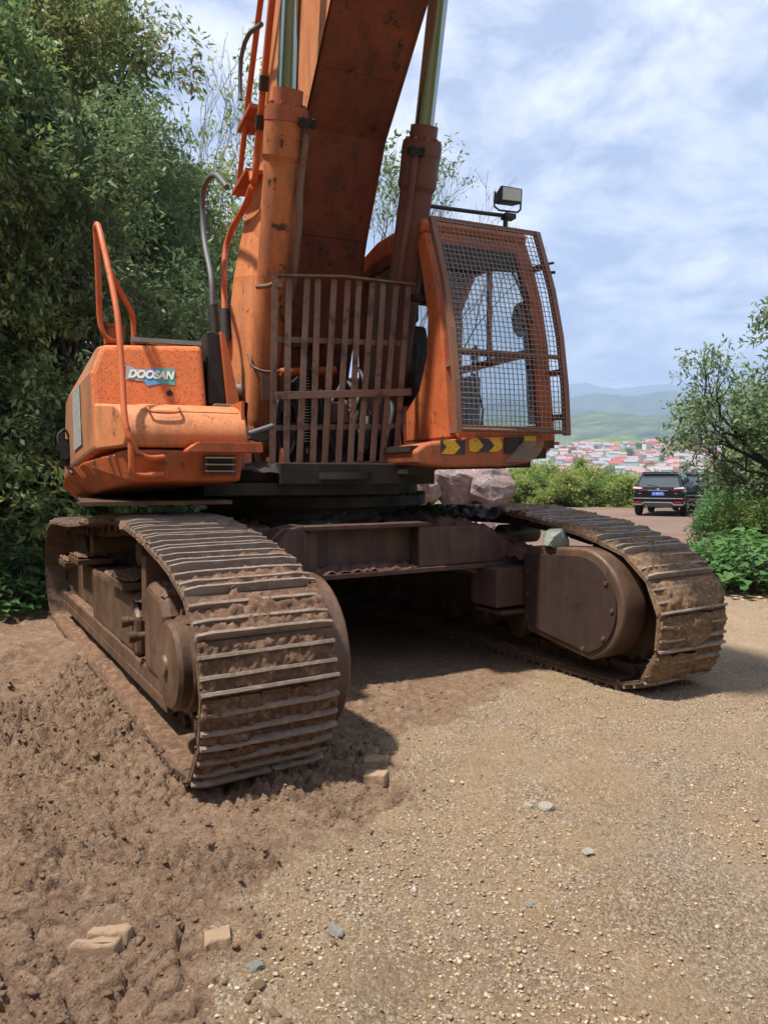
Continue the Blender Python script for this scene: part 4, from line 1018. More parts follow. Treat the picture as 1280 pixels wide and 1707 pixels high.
fr_ = [0.0, .10, .215, .305, .41, .515, .605, .695, .79, .88, .985]
for i, k in enumerate(fr_):
    a, c = TL.lerp(TR_, k), BL.lerp(BR, k); j = random.uniform(-.014, .014)
    a = a + Vector((j, 0, 0)); c = c - Vector((j, 0, 0))
    q = MB(); q.beam(a + Vector((-.018, 0, 0)), c + Vector((-.018, 0, 0)), .042, .007, (0, 1, 0)); q.beam(a + Vector((.005, .02, 0)), c + Vector((.005, .02, 0)), .007, .042, (0, 1, 0)); q.build('grille_bar', 'grille_paint', gr)
q = MB(); q.tube(curve([TL + Vector((-.12, .15, -.06)), TL + Vector((-.06, .04, -.07)), TL + Vector((0, .0, -.04))], 4), .016, 6); q.box(-.60, -.55, gy_ - .01, gy_ + .05, 2.90, 2.95); q.build('tie_lug', 'grille_paint', gr)
q = MB(); q.beam(TR_ + Vector((-.01, 0, -.10)), TR_ + Vector((.08, .02, -.10)), .05, .05); q.build('corner_lug', 'grease_black', gr)

# -- cab -----------------------------------------------------------
cab = empty('cab'); cab.parent = ex; cab.rotation_euler = (0, 0, UP); cab['label'] = 'orange operator cab behind a wire mesh guard'
x0, x1 = 0.56, 1.50
FP = [(-1.555, 1.80), (-1.50, 2.2), (-1.45, 2.55), (-1.36, 2.9), (-1.235, 3.22), (-1.13, 3.42)]      # front line (y, z)
q = MB()
q.px([(-1.12, 3.42), (-1.14, 3.50), (-1.05, 3.56), (-0.2, 3.60), (0.25, 3.54), (0.30, 3.45), (0.28, 3.40)], x0 - .01, x1 + .01)
q.build('roof', 'orange_deep', cab, bevel=.025, seg=3)
# inner side: wide front panel, window, rear post
q = MB(); q.px([(-1.555, 1.80), (-1.50, 2.2), (-1.45, 2.55), (-1.36, 2.9), (-1.235, 3.22), (-1.13, 3.42), (-0.98, 3.42), (-1.10, 3.1), (-1.20, 2.75), (-1.18, 2.45), (-1.05, 2.2), (-0.80, 2.05), (-0.80, 1.80)], x0, x0 + .07)
q.build('front_panel', 'orange_deep', cab, bevel=.015)
q = MB(); q.px([(-0.805, 1.80), (0.28, 1.80), (0.28, 2.10), (-0.805, 2.10)], x0 + .002, x0 + .06); q.px([(0.12, 2.10), (0.28, 2.10), (0.28, 3.42), (0.12, 3.42)], x0 + .002, x0 + .06); q.px([(-.99, 3.34), (.12, 3.34), (.12, 3.42), (-.99, 3.42)], x0 + .002, x0 + .06); q.build('side_panel', 'orange_shaded_stained', cab)
q = MB(); q.px([(-0.98, 3.36), (0.13, 3.36), (0.13, 2.08), (-0.82, 2.08), (-1.05, 2.2), (-1.18, 2.45), (-1.20, 2.75), (-1.10, 3.1)], x0 + .025, x0 + .030); q.build('side_glass', 'cab_glass', cab)
# right-hand (door) side
def strip_side(inner, outer, xa, xb, nm, mat):
    q = MB()
    for (a, b2), (c, d2) in zip(zip(inner, inner[1:]), zip(outer, outer[1:])): q.prism([(xa, *a), (xa, *b2), (xa, *d2), (xa, *c)], [(xb, *a), (xb, *b2), (xb, *d2), (xb, *c)])
    return q.build(nm, mat, cab)
door = strip_side([(y + .09, z) for y, z in FP], FP, x1 - .06, x1, 'corner_post', 'orange_deep')
q = MB(); q.px([(-1.5, 1.80), (0.28, 1.80), (0.28, 1.93), (-1.46, 1.93)], x1 - .055, x1 - .002); q.px([(-.06, 1.93), (.28, 1.93), (.28, 3.42), (-.12, 3.42), (-.30, 3.36), (-.06, 3.1)], x1 - .055, x1 - .002); q.px([(-1.46, 2.50), (-.06, 2.50), (-.06, 2.56), (-1.45, 2.56)], x1 - .05, x1 - .005); q.px([(-1.17, 3.34), (-.2, 3.36), (-.2, 3.42), (-1.14, 3.42)], x1 - .05, x1 - .005); q.px([(-.62, 2.56), (-.58, 2.56), (-.58, 3.36), (-.62, 3.36)], x1 - .045, x1 - .01)
dr = q.build('door', 'orange_deep', cab)
q = MB(); q.px([(-1.46, 1.93), (-.05, 1.93), (-.05, 3.35), (-1.17, 3.35), (-1.36, 2.9)], x1 - .03, x1 - .025); q.build('door_glass', 'cab_glass', dr)
q = MB(); q.tube(curve([(x1 + .01, -.25, 2.2), (x1 + .05, -.25, 2.22), (x1 + .05, -.25, 2.7), (x1 + .01, -.25, 2.72)], 4), .012, 6); q.build('door_handle', 'black_rubber', dr)
# back wall, floor, front frame
q = MB(); q.box(x0 + .06, x1 - .06, .24, .28, 1.80, 2.50); q.box(x0 + .06, 1.0, .24, .28, 2.50, 3.42); q.box(1.0, x1 - .06, .24, .28, 3.2, 3.42); q.build('back_wall', 'cab_interior', cab)
q = MB(); q.box(1.0, x1 - .06, .255, .26, 2.5, 3.2); q.build('rear_glass', 'cab_glass', cab)
q = MB(); q.box(x0, x1, -1.55, .28, 1.74, 1.80); q.build('floor', 'orange_shaded_stained', cab)
q = MB(); q.box(x0 + .04, x1 - .04, -1.05, .2, 3.385, 3.415); q.build('headliner', 'cab_interior', cab)
fr2 = MB()
for xa, xb in ((x0 + .0705, x0 + .11), (x1 - .13, x1 - .0605)):
    for (ya, za), (yb, zb) in zip(FP, FP[1:]): fr2.prism([(xa, ya - .002, za), (xb, ya - .002, za), (xb, ya + .06, za), (xa, ya + .06, za)], [(xa, yb - .002, zb), (xb, yb - .002, zb), (xb, yb + .06, zb), (xa, yb + .06, zb)])
fr2.box(x0 + .075, x1 - .065, -1.565, -1.50, 1.80, 1.90); fr2.prism([(x0 + .08, -1.175, 3.34), (x1 - .07, -1.175, 3.34), (x1 - .07, -1.13, 3.43), (x0 + .08, -1.13, 3.43)], [(x0 + .08, -1.10, 3.34), (x1 - .07, -1.10, 3.34), (x1 - .07, -1.06, 3.43), (x0 + .08, -1.06, 3.43)])
fr2.build('front_frame', 'orange_deep', cab)
q = MB(); q.beam((x0 + .11, -1.44, 2.46), (x1 - .13, -1.44, 2.46), .04, .035); q.build('window_rail', 'black_rubber', cab)
def pane(z0, z1, nm):
    ys = [y for y, z in FP]; zs = [z for y, z in FP]; k = np.linspace(z0, z1, 6); yy = np.interp(k, zs, ys) + .03
    m_ = MB(); m_.add([(x, yv, zv) for yv, zv in zip(yy, k) for x in (x0 + .10, x1 - .12)], [(2 * i, 2 * i + 1, 2 * i + 3, 2 * i + 2) for i in range(5)]); return m_.build(nm, 'cab_glass', cab)
pane(1.90, 2.455, 'lower_windscreen'); pane(2.465, 3.36, 'upper_windscreen')
q = MB(); q.prism([(x0 + .12, -1.20, 3.33), (x1 - .14, -1.20, 3.33), (x1 - .14, -1.255, 3.16), (x0 + .12, -1.27, 3.12)], [(x0 + .12, -1.18, 3.33), (x1 - .14, -1.18, 3.33), (x1 - .14, -1.235, 3.16), (x0 + .12, -1.25, 3.12)]); q.build('sun_visor', 'cab_interior', cab)
q = MB(); q.tube([(1.22, -1.30, 3.22), (1.30, -1.38, 2.95), (1.36, -1.44, 2.72)], .008, 5); q.tube([(1.30, -1.27, 3.24), (1.38, -1.40, 2.86)], .008, 5); q.build('wiper', 'black_rubber', cab)
st = MB(); st.box(.78, 1.22, -.55, -.08, 2.12, 2.26); st.hexa([(.80, -.14, 2.22), (1.2, -.14, 2.22), (1.2, -.02, 2.22), (.80, -.02, 2.22), (.84, .02, 2.95), (1.16, .02, 2.95), (1.16, .12, 2.95), (.84, .12, 2.95)]); st.box(.9, 1.1, .05, .13, 2.98, 3.18); st.box(.8, 1.2, -.5, -.1, 1.8, 2.12)
seat = st.build('seat', 'cab_interior', cab, bevel=.04, seg=3)
q = MB(); q.box(.66, .78, -.75, -.05, 1.8, 2.42); q.box(1.22, 1.34, -.7, -.1, 1.8, 2.40); q.build('console', 'cab_interior', cab, bevel=.03)
for x in (.72, 1.28):
    q = MB(); q.tube([(x, -.62, 2.38), (x, -.66, 2.56)], .012, 6); q.cyl((x, -.66, 2.54), (x, -.675, 2.64), .026, 10); q.build('joystick', 'black_rubber', cab)
for x in (.94, 1.06):
    q = MB(); q.tube([(x, -1.15, 1.8), (x, -1.2, 2.05), (x, -1.05, 2.36)], .011, 6); q.box(x - .04, x + .04, -1.3, -1.1, 1.86, 1.89); q.build('pedal_lever', 'black_rubber', cab)
q = MB()
prof = [(1.30 + .075 * math.cos(t), 2.78 + .14 * math.sin(t)) for t in np.linspace(0, 2 * math.pi, 20)[:-1]]
q.py([(x + .06, z) for x, z in prof], -1.30, -1.26); q.tube([(1.42, -1.28, 2.68), (1.44, -1.3, 2.4), (1.43, -1.34, 2.1), (1.40, -1.40, 1.95)], .04, 8); q.build('mirror', 'black_rubber', cab)
# wire guard
GP = [(-1.672, 1.835), (-1.64, 2.2), (-1.565, 2.62), (-1.45, 3.0), (-1.30, 3.35), (-1.235, 3.50)]
gx0, gx1 = 0.575, 1.525
gd = empty('mesh_guard'); gd.parent = cab
def gyz(z): return float(np.interp(z, [c for _, c in GP], [a for a, _ in GP]))
zs_ = np.linspace(1.835, 3.50, 14)
for x in (gx0, gx1):
    q = MB()
    for a, c in zip(zs_, zs_[1:]): q.prism([(x - .022, gyz(a) - .025, a), (x + .022, gyz(a) - .025, a), (x + .022, gyz(a) + .025, a), (x - .022, gyz(a) + .025, a)], [(x - .022, gyz(c) - .025, c), (x + .022, gyz(c) - .025, c), (x + .022, gyz(c) + .025, c), (x - .022, gyz(c) + .025, c)])
    q.build('guard_post', 'guard_paint', gd)
q = MB(); q.tube([(gx0 + .02, gyz(1.86) - .01, 1.86), (gx1 - .02, gyz(1.86) - .01, 1.86)], .016, 8); q.build('guard_bottom_rail', 'grille_paint', gd)
q = MB(); q.beam((gx0, gyz(3.49), 3.49), (gx1, gyz(3.49), 3.49), .03, .03); q.build('guard_top_rail', 'guard_paint', gd)
q = MB(); q.beam((gx0 + .02, gyz(2.44), 2.44), (gx1 - .02, gyz(2.44), 2.44), .025, .032); q.build('guard_middle_rail', 'guard_paint', gd)
q = MB()
for x in np.arange(gx0 + .048, gx1 - .02, .0395): q.tube([(x, gyz(z) - .012, z) for z in zs_], .0034, 4, False)
for z in np.arange(1.89, 3.48, .0395): q.tube([(gx0 + .02, gyz(z) - .018, z), (gx1 - .02, gyz(z) - .018, z)], .0034, 4, False)
o = q.build('wire_mesh', 'mesh_wire', gd); o['kind'] = 'stuff'
for (xa, xb, z) in ((gx0, x0 + .03, 2.35), (gx1, x1, 3.20), (gx1, x1, 2.33), (gx1, x1, 1.98), (gx0, x0 + .03, 1.86)):
    q = MB(); q.beam((xa, gyz(z), z), (xb, gyz(z) + .14, z), .03, .045); q.build('guard_bracket', 'guard_paint', gd)
q = MB(); q.tube([(gx1 + .01, -1.34, 3.22), (gx1 + .085, -1.36, 3.235)], .010, 6); q.build('hinge_pin', 'grease_black', gd); q = MB(); q.tube([(gx1 + .01, -1.36, 3.15), (gx1 + .085, -1.38, 3.155)], .012, 6); q.build('hinge_pin', 'grease_black', gd)
q = MB(); q.tube([(gx1 + .028, gyz(z) + .03, z) for z in np.linspace(1.98, 3.35, 12)], .013, 6); q.build('door_edge', 'black_rubber', gd)
# lamp on the roof with its bar
q = MB(); q.tube(curve([(.50, -.95, 3.60), (.55, -1.02, 3.66), (.66, -1.02, 3.665), (1.0, -1.01, 3.675), (1.36, -1.0, 3.69), (1.42, -1.0, 3.70)], 4), .016, 8); q.box(1.36, 1.46, -1.04, -.96, 3.665, 3.705); q.tube([(1.38, -1.0, 3.66), (1.38, -1.0, 3.56)], .02, 8); q.tube([(.6, -1.02, 3.66), (.6, -.98, 3.56)], .016, 6)
q.build('light_bar', 'black_rubber', cab)
wl = MB(); wl.prism([(1.275, -1.08, 3.765), (1.495, -1.08, 3.775), (1.50, -1.08, 3.905), (1.285, -1.08, 3.905)], [(1.30, -.96, 3.785), (1.47, -.96, 3.79), (1.475, -.96, 3.885), (1.31, -.96, 3.885)])
wlo = wl.build('work_lamp', 'black_rubber', cab, bevel=.015)
q = MB(); q.prism([(1.298, -1.088, 3.785), (1.473, -1.088, 3.793), (1.477, -1.088, 3.887), (1.303, -1.088, 3.887)], [(1.298, -1.08, 3.785), (1.473, -1.08, 3.793), (1.477, -1.08, 3.887), (1.303, -1.08, 3.887)]); q.build('lens', 'lamp_lens', wlo)
q = MB(); q.tube([(1.262, -1.03, 3.86), (1.255, -1.03, 3.74), (1.30, -1.03, 3.715), (1.48, -1.03, 3.722), (1.508, -1.03, 3.75), (1.51, -1.03, 3.85)], .009, 6); q.build('bracket', 'black_rubber', wlo)
# bumper under the cab with chevron stickers
q = MB(); pr = [(.28, 1.605), (.50, 1.585), (1.03, 1.595), (1.20, 1.62), (1.31, 1.68), (1.355, 1.76), (1.36, 1.83), (.62, 1.80), (.34, 1.755), (.26, 1.70)]
q.prism([(x, -1.63, z) for x, z in pr], [(x, -.9, z) for x, z in pr])
bp = q.build('bumper', 'orange_muddy', cab, bevel=.022, seg=3)
q = MB(); q.box(.25, 1.40, -1.56, -.5, 1.70, 1.742); q.build('cab_mount', 'grease_black', cab)
def deco(pts, mat, nm='chevron_sticker'):
    m_ = MB(); m_.py(pts, -1.637, -1.628); return m_.build(nm, mat, bp)
z0, z1 = 1.682, 1.783; zm = (z0 + z1) / 2
deco([(.455, z0), (.50, zm), (.455, z1)], 'chevron_black')
deco([(.458, z0), (.565, z0), (.615, zm), (.565, z1), (.458, z1), (.503, zm)], 'chevron_yellow')
deco([(.568, z0), (.655, z0), (.655, z1), (.568, z1), (.618, zm)], 'chevron_black')
q0, q1 = 1.70, 1.80; qm = (q0 + q1) / 2
deco([(.69, q0 + .01), (.72, q0), (.76, q0), (.81, qm), (.76, q1), (.71, q1), (.685, q1 - .02)], 'chevron_yellow')
deco([(.763, q0), (.85, q0), (.90, qm), (.85, q1), (.763, q1), (.813, qm)], 'chevron_black')
deco([(.853, q0), (.93, q0 + .005), (.968, q0 + .03), (.972, q1 - .03), (.94, q1), (.853, q1), (.903, qm)], 'chevron_yellow')
deco([(.985, 1.69), (1.12, 1.69), (1.16, 1.815), (.985, 1.812)], 'grease_black', 'lamp_recess')
deco([(1.16, 1.825), (1.27, 1.828), (1.26, 1.76), (1.21, 1.73), (1.17, 1.765)], 'chevron_yellow')
q = MB()
for k in range(26):
    a = -0.02 + k * .016
    for sgn in (1, -1):
        pa = (1.02 + a if sgn > 0 else 1.02 + a, 1.63); pb = (pa[0] + sgn * .16, 1.79)
        lo = 0.0; 
        t0, t1 = 0.0, 1.0
        for t in np.linspace(0, 1, 2): pass
        def inside(p): return p[0] < 1.335 - max(0, 1.74 - p[1]) * .9 and p[0] > 1.00 + (p[1] - 1.62) * .95 - .02
        seg_ = [(pa[0] + (pb[0] - pa[0]) * t, pa[1] + (pb[1] - pa[1]) * t) for t in np.linspace(0, 1, 9)]
        for u_, v_ in zip(seg_, seg_[1:]):
            if inside(u_) and inside(v_): q.tube([(u_[0], -1.645, u_[1]), (v_[0], -1.645, v_[1])], .0025, 4, False)
o = q.build('lamp_mesh', 'mesh_wire', bp); o['kind'] = 'stuff'
q = MB(); q.box(1.36, 1.66, -1.40, -.85, 1.775, 1.80); q.box(1.36, 1.60, -1.36, -.9, 1.73, 1.755); q.build('cab_step', 'orange_deep', cab, bevel=.006)
q = MB(); q.box(1.30, 1.46, -1.5, .3, 1.66, 1.735); q.box(.5, 1.45, -1.3, .3, 1.59, 1.66); q.build('deck', 'grease_black', cab)

# ------------------------------------------------------------------ vegetation
def unit(n): 
    v = RNG.normal(size=(n, 3)); return v / np.linalg.norm(v, axis=1, keepdims=True)
def leaf_mesh(name, cen, dirs, per, L, W, spread, mat, droop=0.25, up=1.0):
    n = len(cen); C = np.repeat(cen, per, 0); D = np.repeat(dirs, per, 0); m = n * per
    u = RNG.random((m, 1))
    base = C + D * (u - 0.3) * spread + unit(m) * spread * 0.28
    d = D * 0.55 + unit(m) * 0.85; d[:, 2] -= droop; d /= np.linalg.norm(d, axis=1, keepdims=True)
    upv = unit(m) * 0.75; upv[:, 2] += up
    s = np.cross(d, upv); s /= np.linalg.norm(s, axis=1, keepdims=True) + 1e-6
    k = RNG.uniform(0.45, 1.4, (m, 1)); Ls = L * k; Ws = W * k
    nn = np.cross(s, d)
    v = np.stack([base, base + d * Ls * .45 + s * Ws * .5 + nn * Ws * .12, base + d * Ls, base + d * Ls * .45 - s * Ws * .5 + nn * Ws * .12], 1).reshape(-1, 3)
    f = np.arange(m * 4).reshape(-1, 4)
    return fast_mesh(name, v, f, mat)
def lobes_crown(name, H, rad, z0, nl, ntw, per, L, W, spread, mat, lobe=(0.5, 1.0), squash=0.8, droop=.25):
    lob = []
    for k in range(nl):
        a = RNG.uniform(0, 2 * math.pi); h = RNG.uniform(0, 1); rr0 = rad * math.sqrt(RNG.random()) * (1.0 - 0.55 * max(0, h - .45) / .55)
        lob.append((rr0 * math.cos(a), rr0 * math.sin(a), z0 + (H - z0) * h * 0.93, RNG.uniform(*lobe)))
    lob = np.array(lob)
    w = lob[:, 3] ** 2; pick = RNG.choice(nl, ntw, p=w / w.sum())
    dv = unit(ntw); rad_ = lob[pick, 3:4] * (RNG.random((ntw, 1)) ** 0.45)
    cen = lob[pick, :3] + dv * rad_ * np.array([1, 1, squash]); cen[:, 2] = np.maximum(cen[:, 2], 0.1)
    dirs = dv.copy(); dirs[:, 2] = dirs[:, 2] * .6 + 0.1; dirs /= np.linalg.norm(dirs, axis=1, keepdims=True)
    return leaf_mesh(name, cen, dirs, per, L, W, spread, mat, droop), lob
def trunk_mesh(name, H, lob, r, mat, lean=(0, 0), nb=14):
    b = MB(); top = Vector((lean[0], lean[1], H * 0.86))
    pts = [Vector((0, 0, -.4)), Vector((lean[0] * .2 + .06, lean[1] * .2, H * .25)), Vector((lean[0] * .5 - .05, lean[1] * .5 + .05, H * .55)), top]
    cp = curve(pts, 4); b.tube(cp, [r * (1 - .85 * i / (len(cp) - 1)) for i in range(len(cp))], 8)
    for q in lob[:nb]:
        e = Vector(q[:3]); k = min(max((e.z - .6) / (H * .9), .12), .9) * .75; s = cp[int(k * (len(cp) - 1))]
        mid = s.lerp(e, .55) + Vector((0, 0, -.12)); c2 = curve([s, mid, e], 4)
        b.tube(c2, [r * .42 * (1 - .85 * i / (len(c2) - 1)) for i in range(len(c2))], 5)
        for j in range(3):
            e2 = e + Vector(unit(1)[0]) * q[3] * .8; b.tube([c2[-3], c2[-2].lerp(e2, .6), e2], [r * .12, r * .08, r * .03], 4)
    return b.mesh(name, mat)
def plant(name, kids, loc, rz, sc, label, cat, group=None):
    t = empty(name, loc, rz); t.scale = sc if isinstance(sc, tuple) else (sc, sc, sc)
    for nm, me in kids: link(nm, me, t)
    return tag(t, label, cat, group)
def zt(x, y): return float(terrain(np.array([x]), np.array([y]))[0])

FOR = []
for k, (mt, bk) in enumerate((('leaf_dark', 'bark_dark'), ('leaf_olive', 'bark'), ('leaf_dark', 'bark_dark'), ('leaf_grey', 'bark'))):
    H = 9.0
    cm, lob = lobes_crown('crown', H, 2.5, 1.2, 38, 2300, 21, .118, .044, .34, mt, (.55, 1.05))
    FOR.append([('crown', cm), ('trunk', trunk_mesh('trunk', H, lob, .14, bk))])
G1 = 'trees of the shaded wood on the bank'
LB = 'dense dark evergreen tree in the wood behind the excavator'
# x, y, kind, scale, label
for x, y, k, s, rz, lab in (
    (-5.9, 9.3, 0, .95, 0.3, 'dark broadleaf tree reaching out of the picture beside the crawler track'),
    (-4.9, 11.6, 3, .92, 1.2, 'grey-green tree directly behind the orange hood handrail'),
    (-5.9, 12.9, 1, 1.12, 2.1, 'olive brown-tinged tree standing above the handrail'),
    (-8.0, 12.0, 2, 1.15, .7, LB), (-9.8, 14.2, 0, 1.25, 2.9, LB), (-7.6, 15.5, 2, 1.25, 4.1, LB), (-5.3, 14.8, 3, .98, 5.0, LB),
    (-6.7, 19.0, 0, 1.15, 3.3, LB), (-9.5, 19.5, 2, 1.3, .2, LB), (-12.5, 17.5, 0, 1.35, 1.5, LB), (-8.3, 8.6, 2, 1.1, 2.2, LB), (-3.75, 16.4, 1, .80, 1.1, 'smaller olive tree between the wood and the boom'), (-5.6, 17.0, 3, 1.0, .4, LB), (-5.0, 19.2, 1, 1.0, 2.4, 'tall olive tree showing beside the grey hose loop')):
    plant('forest_tree', FOR[k], (x, y, zt(x, y) - .2), rz, s, lab, 'tree', G1)
# undergrowth on the bank
SH = []
for k, mt in enumerate(('leaf_dark', 'leaf_broad', 'leaf_olive')):
    cm, lob = lobes_crown('foliage', 1.5, .75, .1, 11, 700, 13, .105, .05, .22, mt, (.3, .5), .9)
    SH.append([('foliage', cm), ('stem', trunk_mesh('stem', 1.3, lob, .03, 'bark_dark', nb=8))])
G2 = 'shrubs at the foot of the wooded bank'
for i in range(30):
    y = 7.2 + (i % 15) * .62 + RNG.uniform(-.2, .2); row = i // 15
    x = float(np.interp(y, BY, BX)) - .45 - row * 1.5 + RNG.uniform(-.3, .3)
    plant('bank_shrub', SH[(i * 2) % 3], (x, y, zt(x, y) - .08), RNG.uniform(0, 6), RNG.uniform(.75, 1.2) * (1 + .35 * row), 'leafy shrub in the shade at the foot of the bank', 'shrub', G2)
# broad-leaved ground plants
def broad_mesh(n, R0, L):
    b = MB(); rnd = random.Random(n)
    for k in range(n):
        a = rnd.uniform(0, 6.28); r = R0 * math.sqrt(rnd.random()); h = rnd.uniform(.12, .55) * (1.15 - r / R0 * .6)
        c = Vector((r * math.cos(a), r * math.sin(a), h)); d = Vector((math.cos(a + rnd.uniform(-1, 1)), math.sin(a + rnd.uniform(-1, 1)), rnd.uniform(-.5, .1))).normalized()
        s = d.cross(Vector((rnd.uniform(-.3, .3), rnd.uniform(-.3, .3), 1))).normalized(); n_ = s.cross(d); l = L * rnd.uniform(.6, 1.2); w = l * .42
        o = [c, c + s * w * .8 + d * l * .02 + n_ * l * .06, c + s * w + d * l * .35 + n_ * l * .08, c + d * l, c - s * w + d * l * .35 + n_ * l * .08, c - s * w * .8 + d * l * .02 + n_ * l * .06, c + d * l * .4]
        b.add(o, [(0, 1, 6), (1, 2, 6), (2, 3, 6), (3, 4, 6), (4, 5, 6), (5, 0, 6)])
    return b.mesh('leaves', 'leaf_broad')
def stems_mesh(n, R0):
    b = MB(); rnd = random.Random(n + 3)
    for k in range(n):
        a = rnd.uniform(0, 6.28); r = R0 * math.sqrt(rnd.random()) * .9
        b.tube([(r * .5 * math.cos(a), r * .5 * math.sin(a), -.05), (r * math.cos(a), r * math.sin(a), rnd.uniform(.2, .5))], .006, 4)
    return b.mesh('stems', 'bark')
BM = [[('leaves', broad_mesh(420 + 20 * k, .62, .105)), ('stems', stems_mesh(30 + k, .62))] for k in range(3)]
G3 = 'broad-leaved plants at the gravel edge'
k = 0
for (x, y) in ((5.05, 9.5), (5.55, 9.1), (5.0, 10.5), (5.7, 10.2), (6.3, 9.7), (5.5, 11.3), (6.3, 11.0), (7.0, 10.4), (5.9, 12.3), (6.8, 12.0), (5.3, 12.0), (4.75, 10.0)):
    plant('broad_leaf_plant', BM[k % 3], (x, y, zt(x, y)), k * 1.3, RNG.uniform(.9, 1.35), 'bright green broad-leaved plant beyond the cab-side track', 'plant', G3); k += 1
G4 = 'broad-leaved plants below the wooded bank'
for (x, y) in ((-4.3, 8.0), (-4.75, 8.5), (-4.2, 8.9), (-4.9, 9.3), (-4.0, 9.6), (-4.5, 10.1), (-5.2, 8.0), (-3.7, 10.4), (-5.2, 9.9)):
    plant('broad_leaf_plant', BM[k % 3], (x, y, zt(x, y)), k * 1.3, RNG.uniform(.85, 1.25), 'broad-leaved plant in the shade behind the muddy track', 'plant', G4); k += 1

# verge bushes right of the track, under the leaning tree
VB = []
for mt in ('leaf_bright', 'leaf_grey', 'leaf_broad'):
    cm, lob = lobes_crown('foliage', 1.5, .8, .1, 12, 760, 13, .095, .043, .22, mt, (.3, .52), .9)
    VB.append([('foliage', cm), ('stem', trunk_mesh('stem', 1.3, lob, .03, 'bark', nb=8))])
G5 = 'bushes on the verge under the leaning tree'
for i, (x, y, s) in enumerate(((6.5, 13.2, .75), (7.3, 12.6, .9), (7.2, 14.4, .8), (8.2, 13.5, 1.0), (8.4, 15.5, .9), (7.9, 17.0, .75), (9.2, 16.8, 1.0), (9.3, 14.6, 1.2), (8.8, 19.0, .8), (10.2, 18.6, 1.1), (10.0, 21.5, .9), (11.4, 21, 1.2), (11.2, 24.0, .8), (12.6, 25, 1.2), (8.0, 11.6, 1.0), (13.4, 27.5, 1.2))):
    plant('verge_bush', VB[i % 3], (x, y, zt(x, y) - .05), i * 1.1, s, 'low green bush on the verge beside the track to the cars', 'bush', G5)
# leaning tree on the verge
def leaning_tree():
    base = Vector((8.75, 14.0, zt(8.75, 14.0) - .1)); b = MB()
    t = empty('leaning_tree', tuple(base))
    main = curve([(0, 0, 0), (-.45, -.05, .75), (-1.0, -.1, 1.25), (-1.6, -.15, 1.75), (-2.15, -.2, 2.3)], 5)
    b.tube(main, [.12 * (1 - .7 * i / (len(main) - 1)) for i in range(len(main))], 8)
    m2 = curve([(-.25, 0, .45), (.1, .1, 1.5), (.25, .1, 2.6), (.3, .2, 3.9)], 5)
    b.tube(m2, [.10 * (1 - .8 * i / (len(m2) - 1)) for i in range(len(m2))], 8)
    rnd = random.Random(4); tips = []
    def grow(p, d, l, r, dep):
        q = p + d * l; mid = p.lerp(q, .5) + Vector((rnd.uniform(-.05, .05), rnd.uniform(-.05, .05), rnd.uniform(-.02, .06)))
        b.tube([p, mid, q], [r, r * .8, r * .6], 5 if dep < 2 else 4, False)
        if dep >= 2: tips.append((q, d))
        if dep < 4:
            for _ in range(3 if dep < 2 else 2):
                nd = (d + Vector((rnd.uniform(-.75, .75), rnd.uniform(-.75, .75), rnd.uniform(-.35, .6)))).normalized(); grow(q, nd, l * rnd.uniform(.62, .85), r * .6, dep + 1)
    for i in (9, 13, 16, 20): 
        for s in range(2): grow(main[i], Vector((rnd.uniform(-1.2, -.2), rnd.uniform(-.6, .6), rnd.uniform(.1, .7))).normalized(), .62, .036, 0)
    for i in (5, 7, 9, 11, 13, 15):
        for s in range(3): grow(m2[i], Vector((rnd.uniform(-1, 1), rnd.uniform(-.8, .8), rnd.uniform(.0, .7))).normalized(), .55, .036, 0)
    b.build('trunk', 'bark_dark', t)
    cen = np.array([tuple(p) for p, _ in tips]); dr_ = np.array([tuple(d) for _, d in tips])
    sel = RNG.random(len(cen)) < np.clip(.9 + .25 * (cen[:, 0] + 1.2), .45, .95)
    link('crown', leaf_mesh('crown', cen[sel], dr_[sel], 19, .105, .044, .32, 'leaf_grey', .35), t)
    return tag(t, 'leafy tree with dark leaning trunk overhanging the track by the cars', 'tree')
leaning_tree()
cm, lob = lobes_crown('crown', 4.6, 1.25, 1.2, 22, 1900, 14, .13, .055, .3, 'leaf_grey', (.4, .75))
plant('verge_tree', [('crown', cm), ('trunk', trunk_mesh('trunk', 4.6, lob, .09, 'bark_dark'))], (8.8, 15.4, zt(8.8, 15.4)), .4, 1.15, 'tall grey-green tree cut by the picture edge above the verge', 'tree')

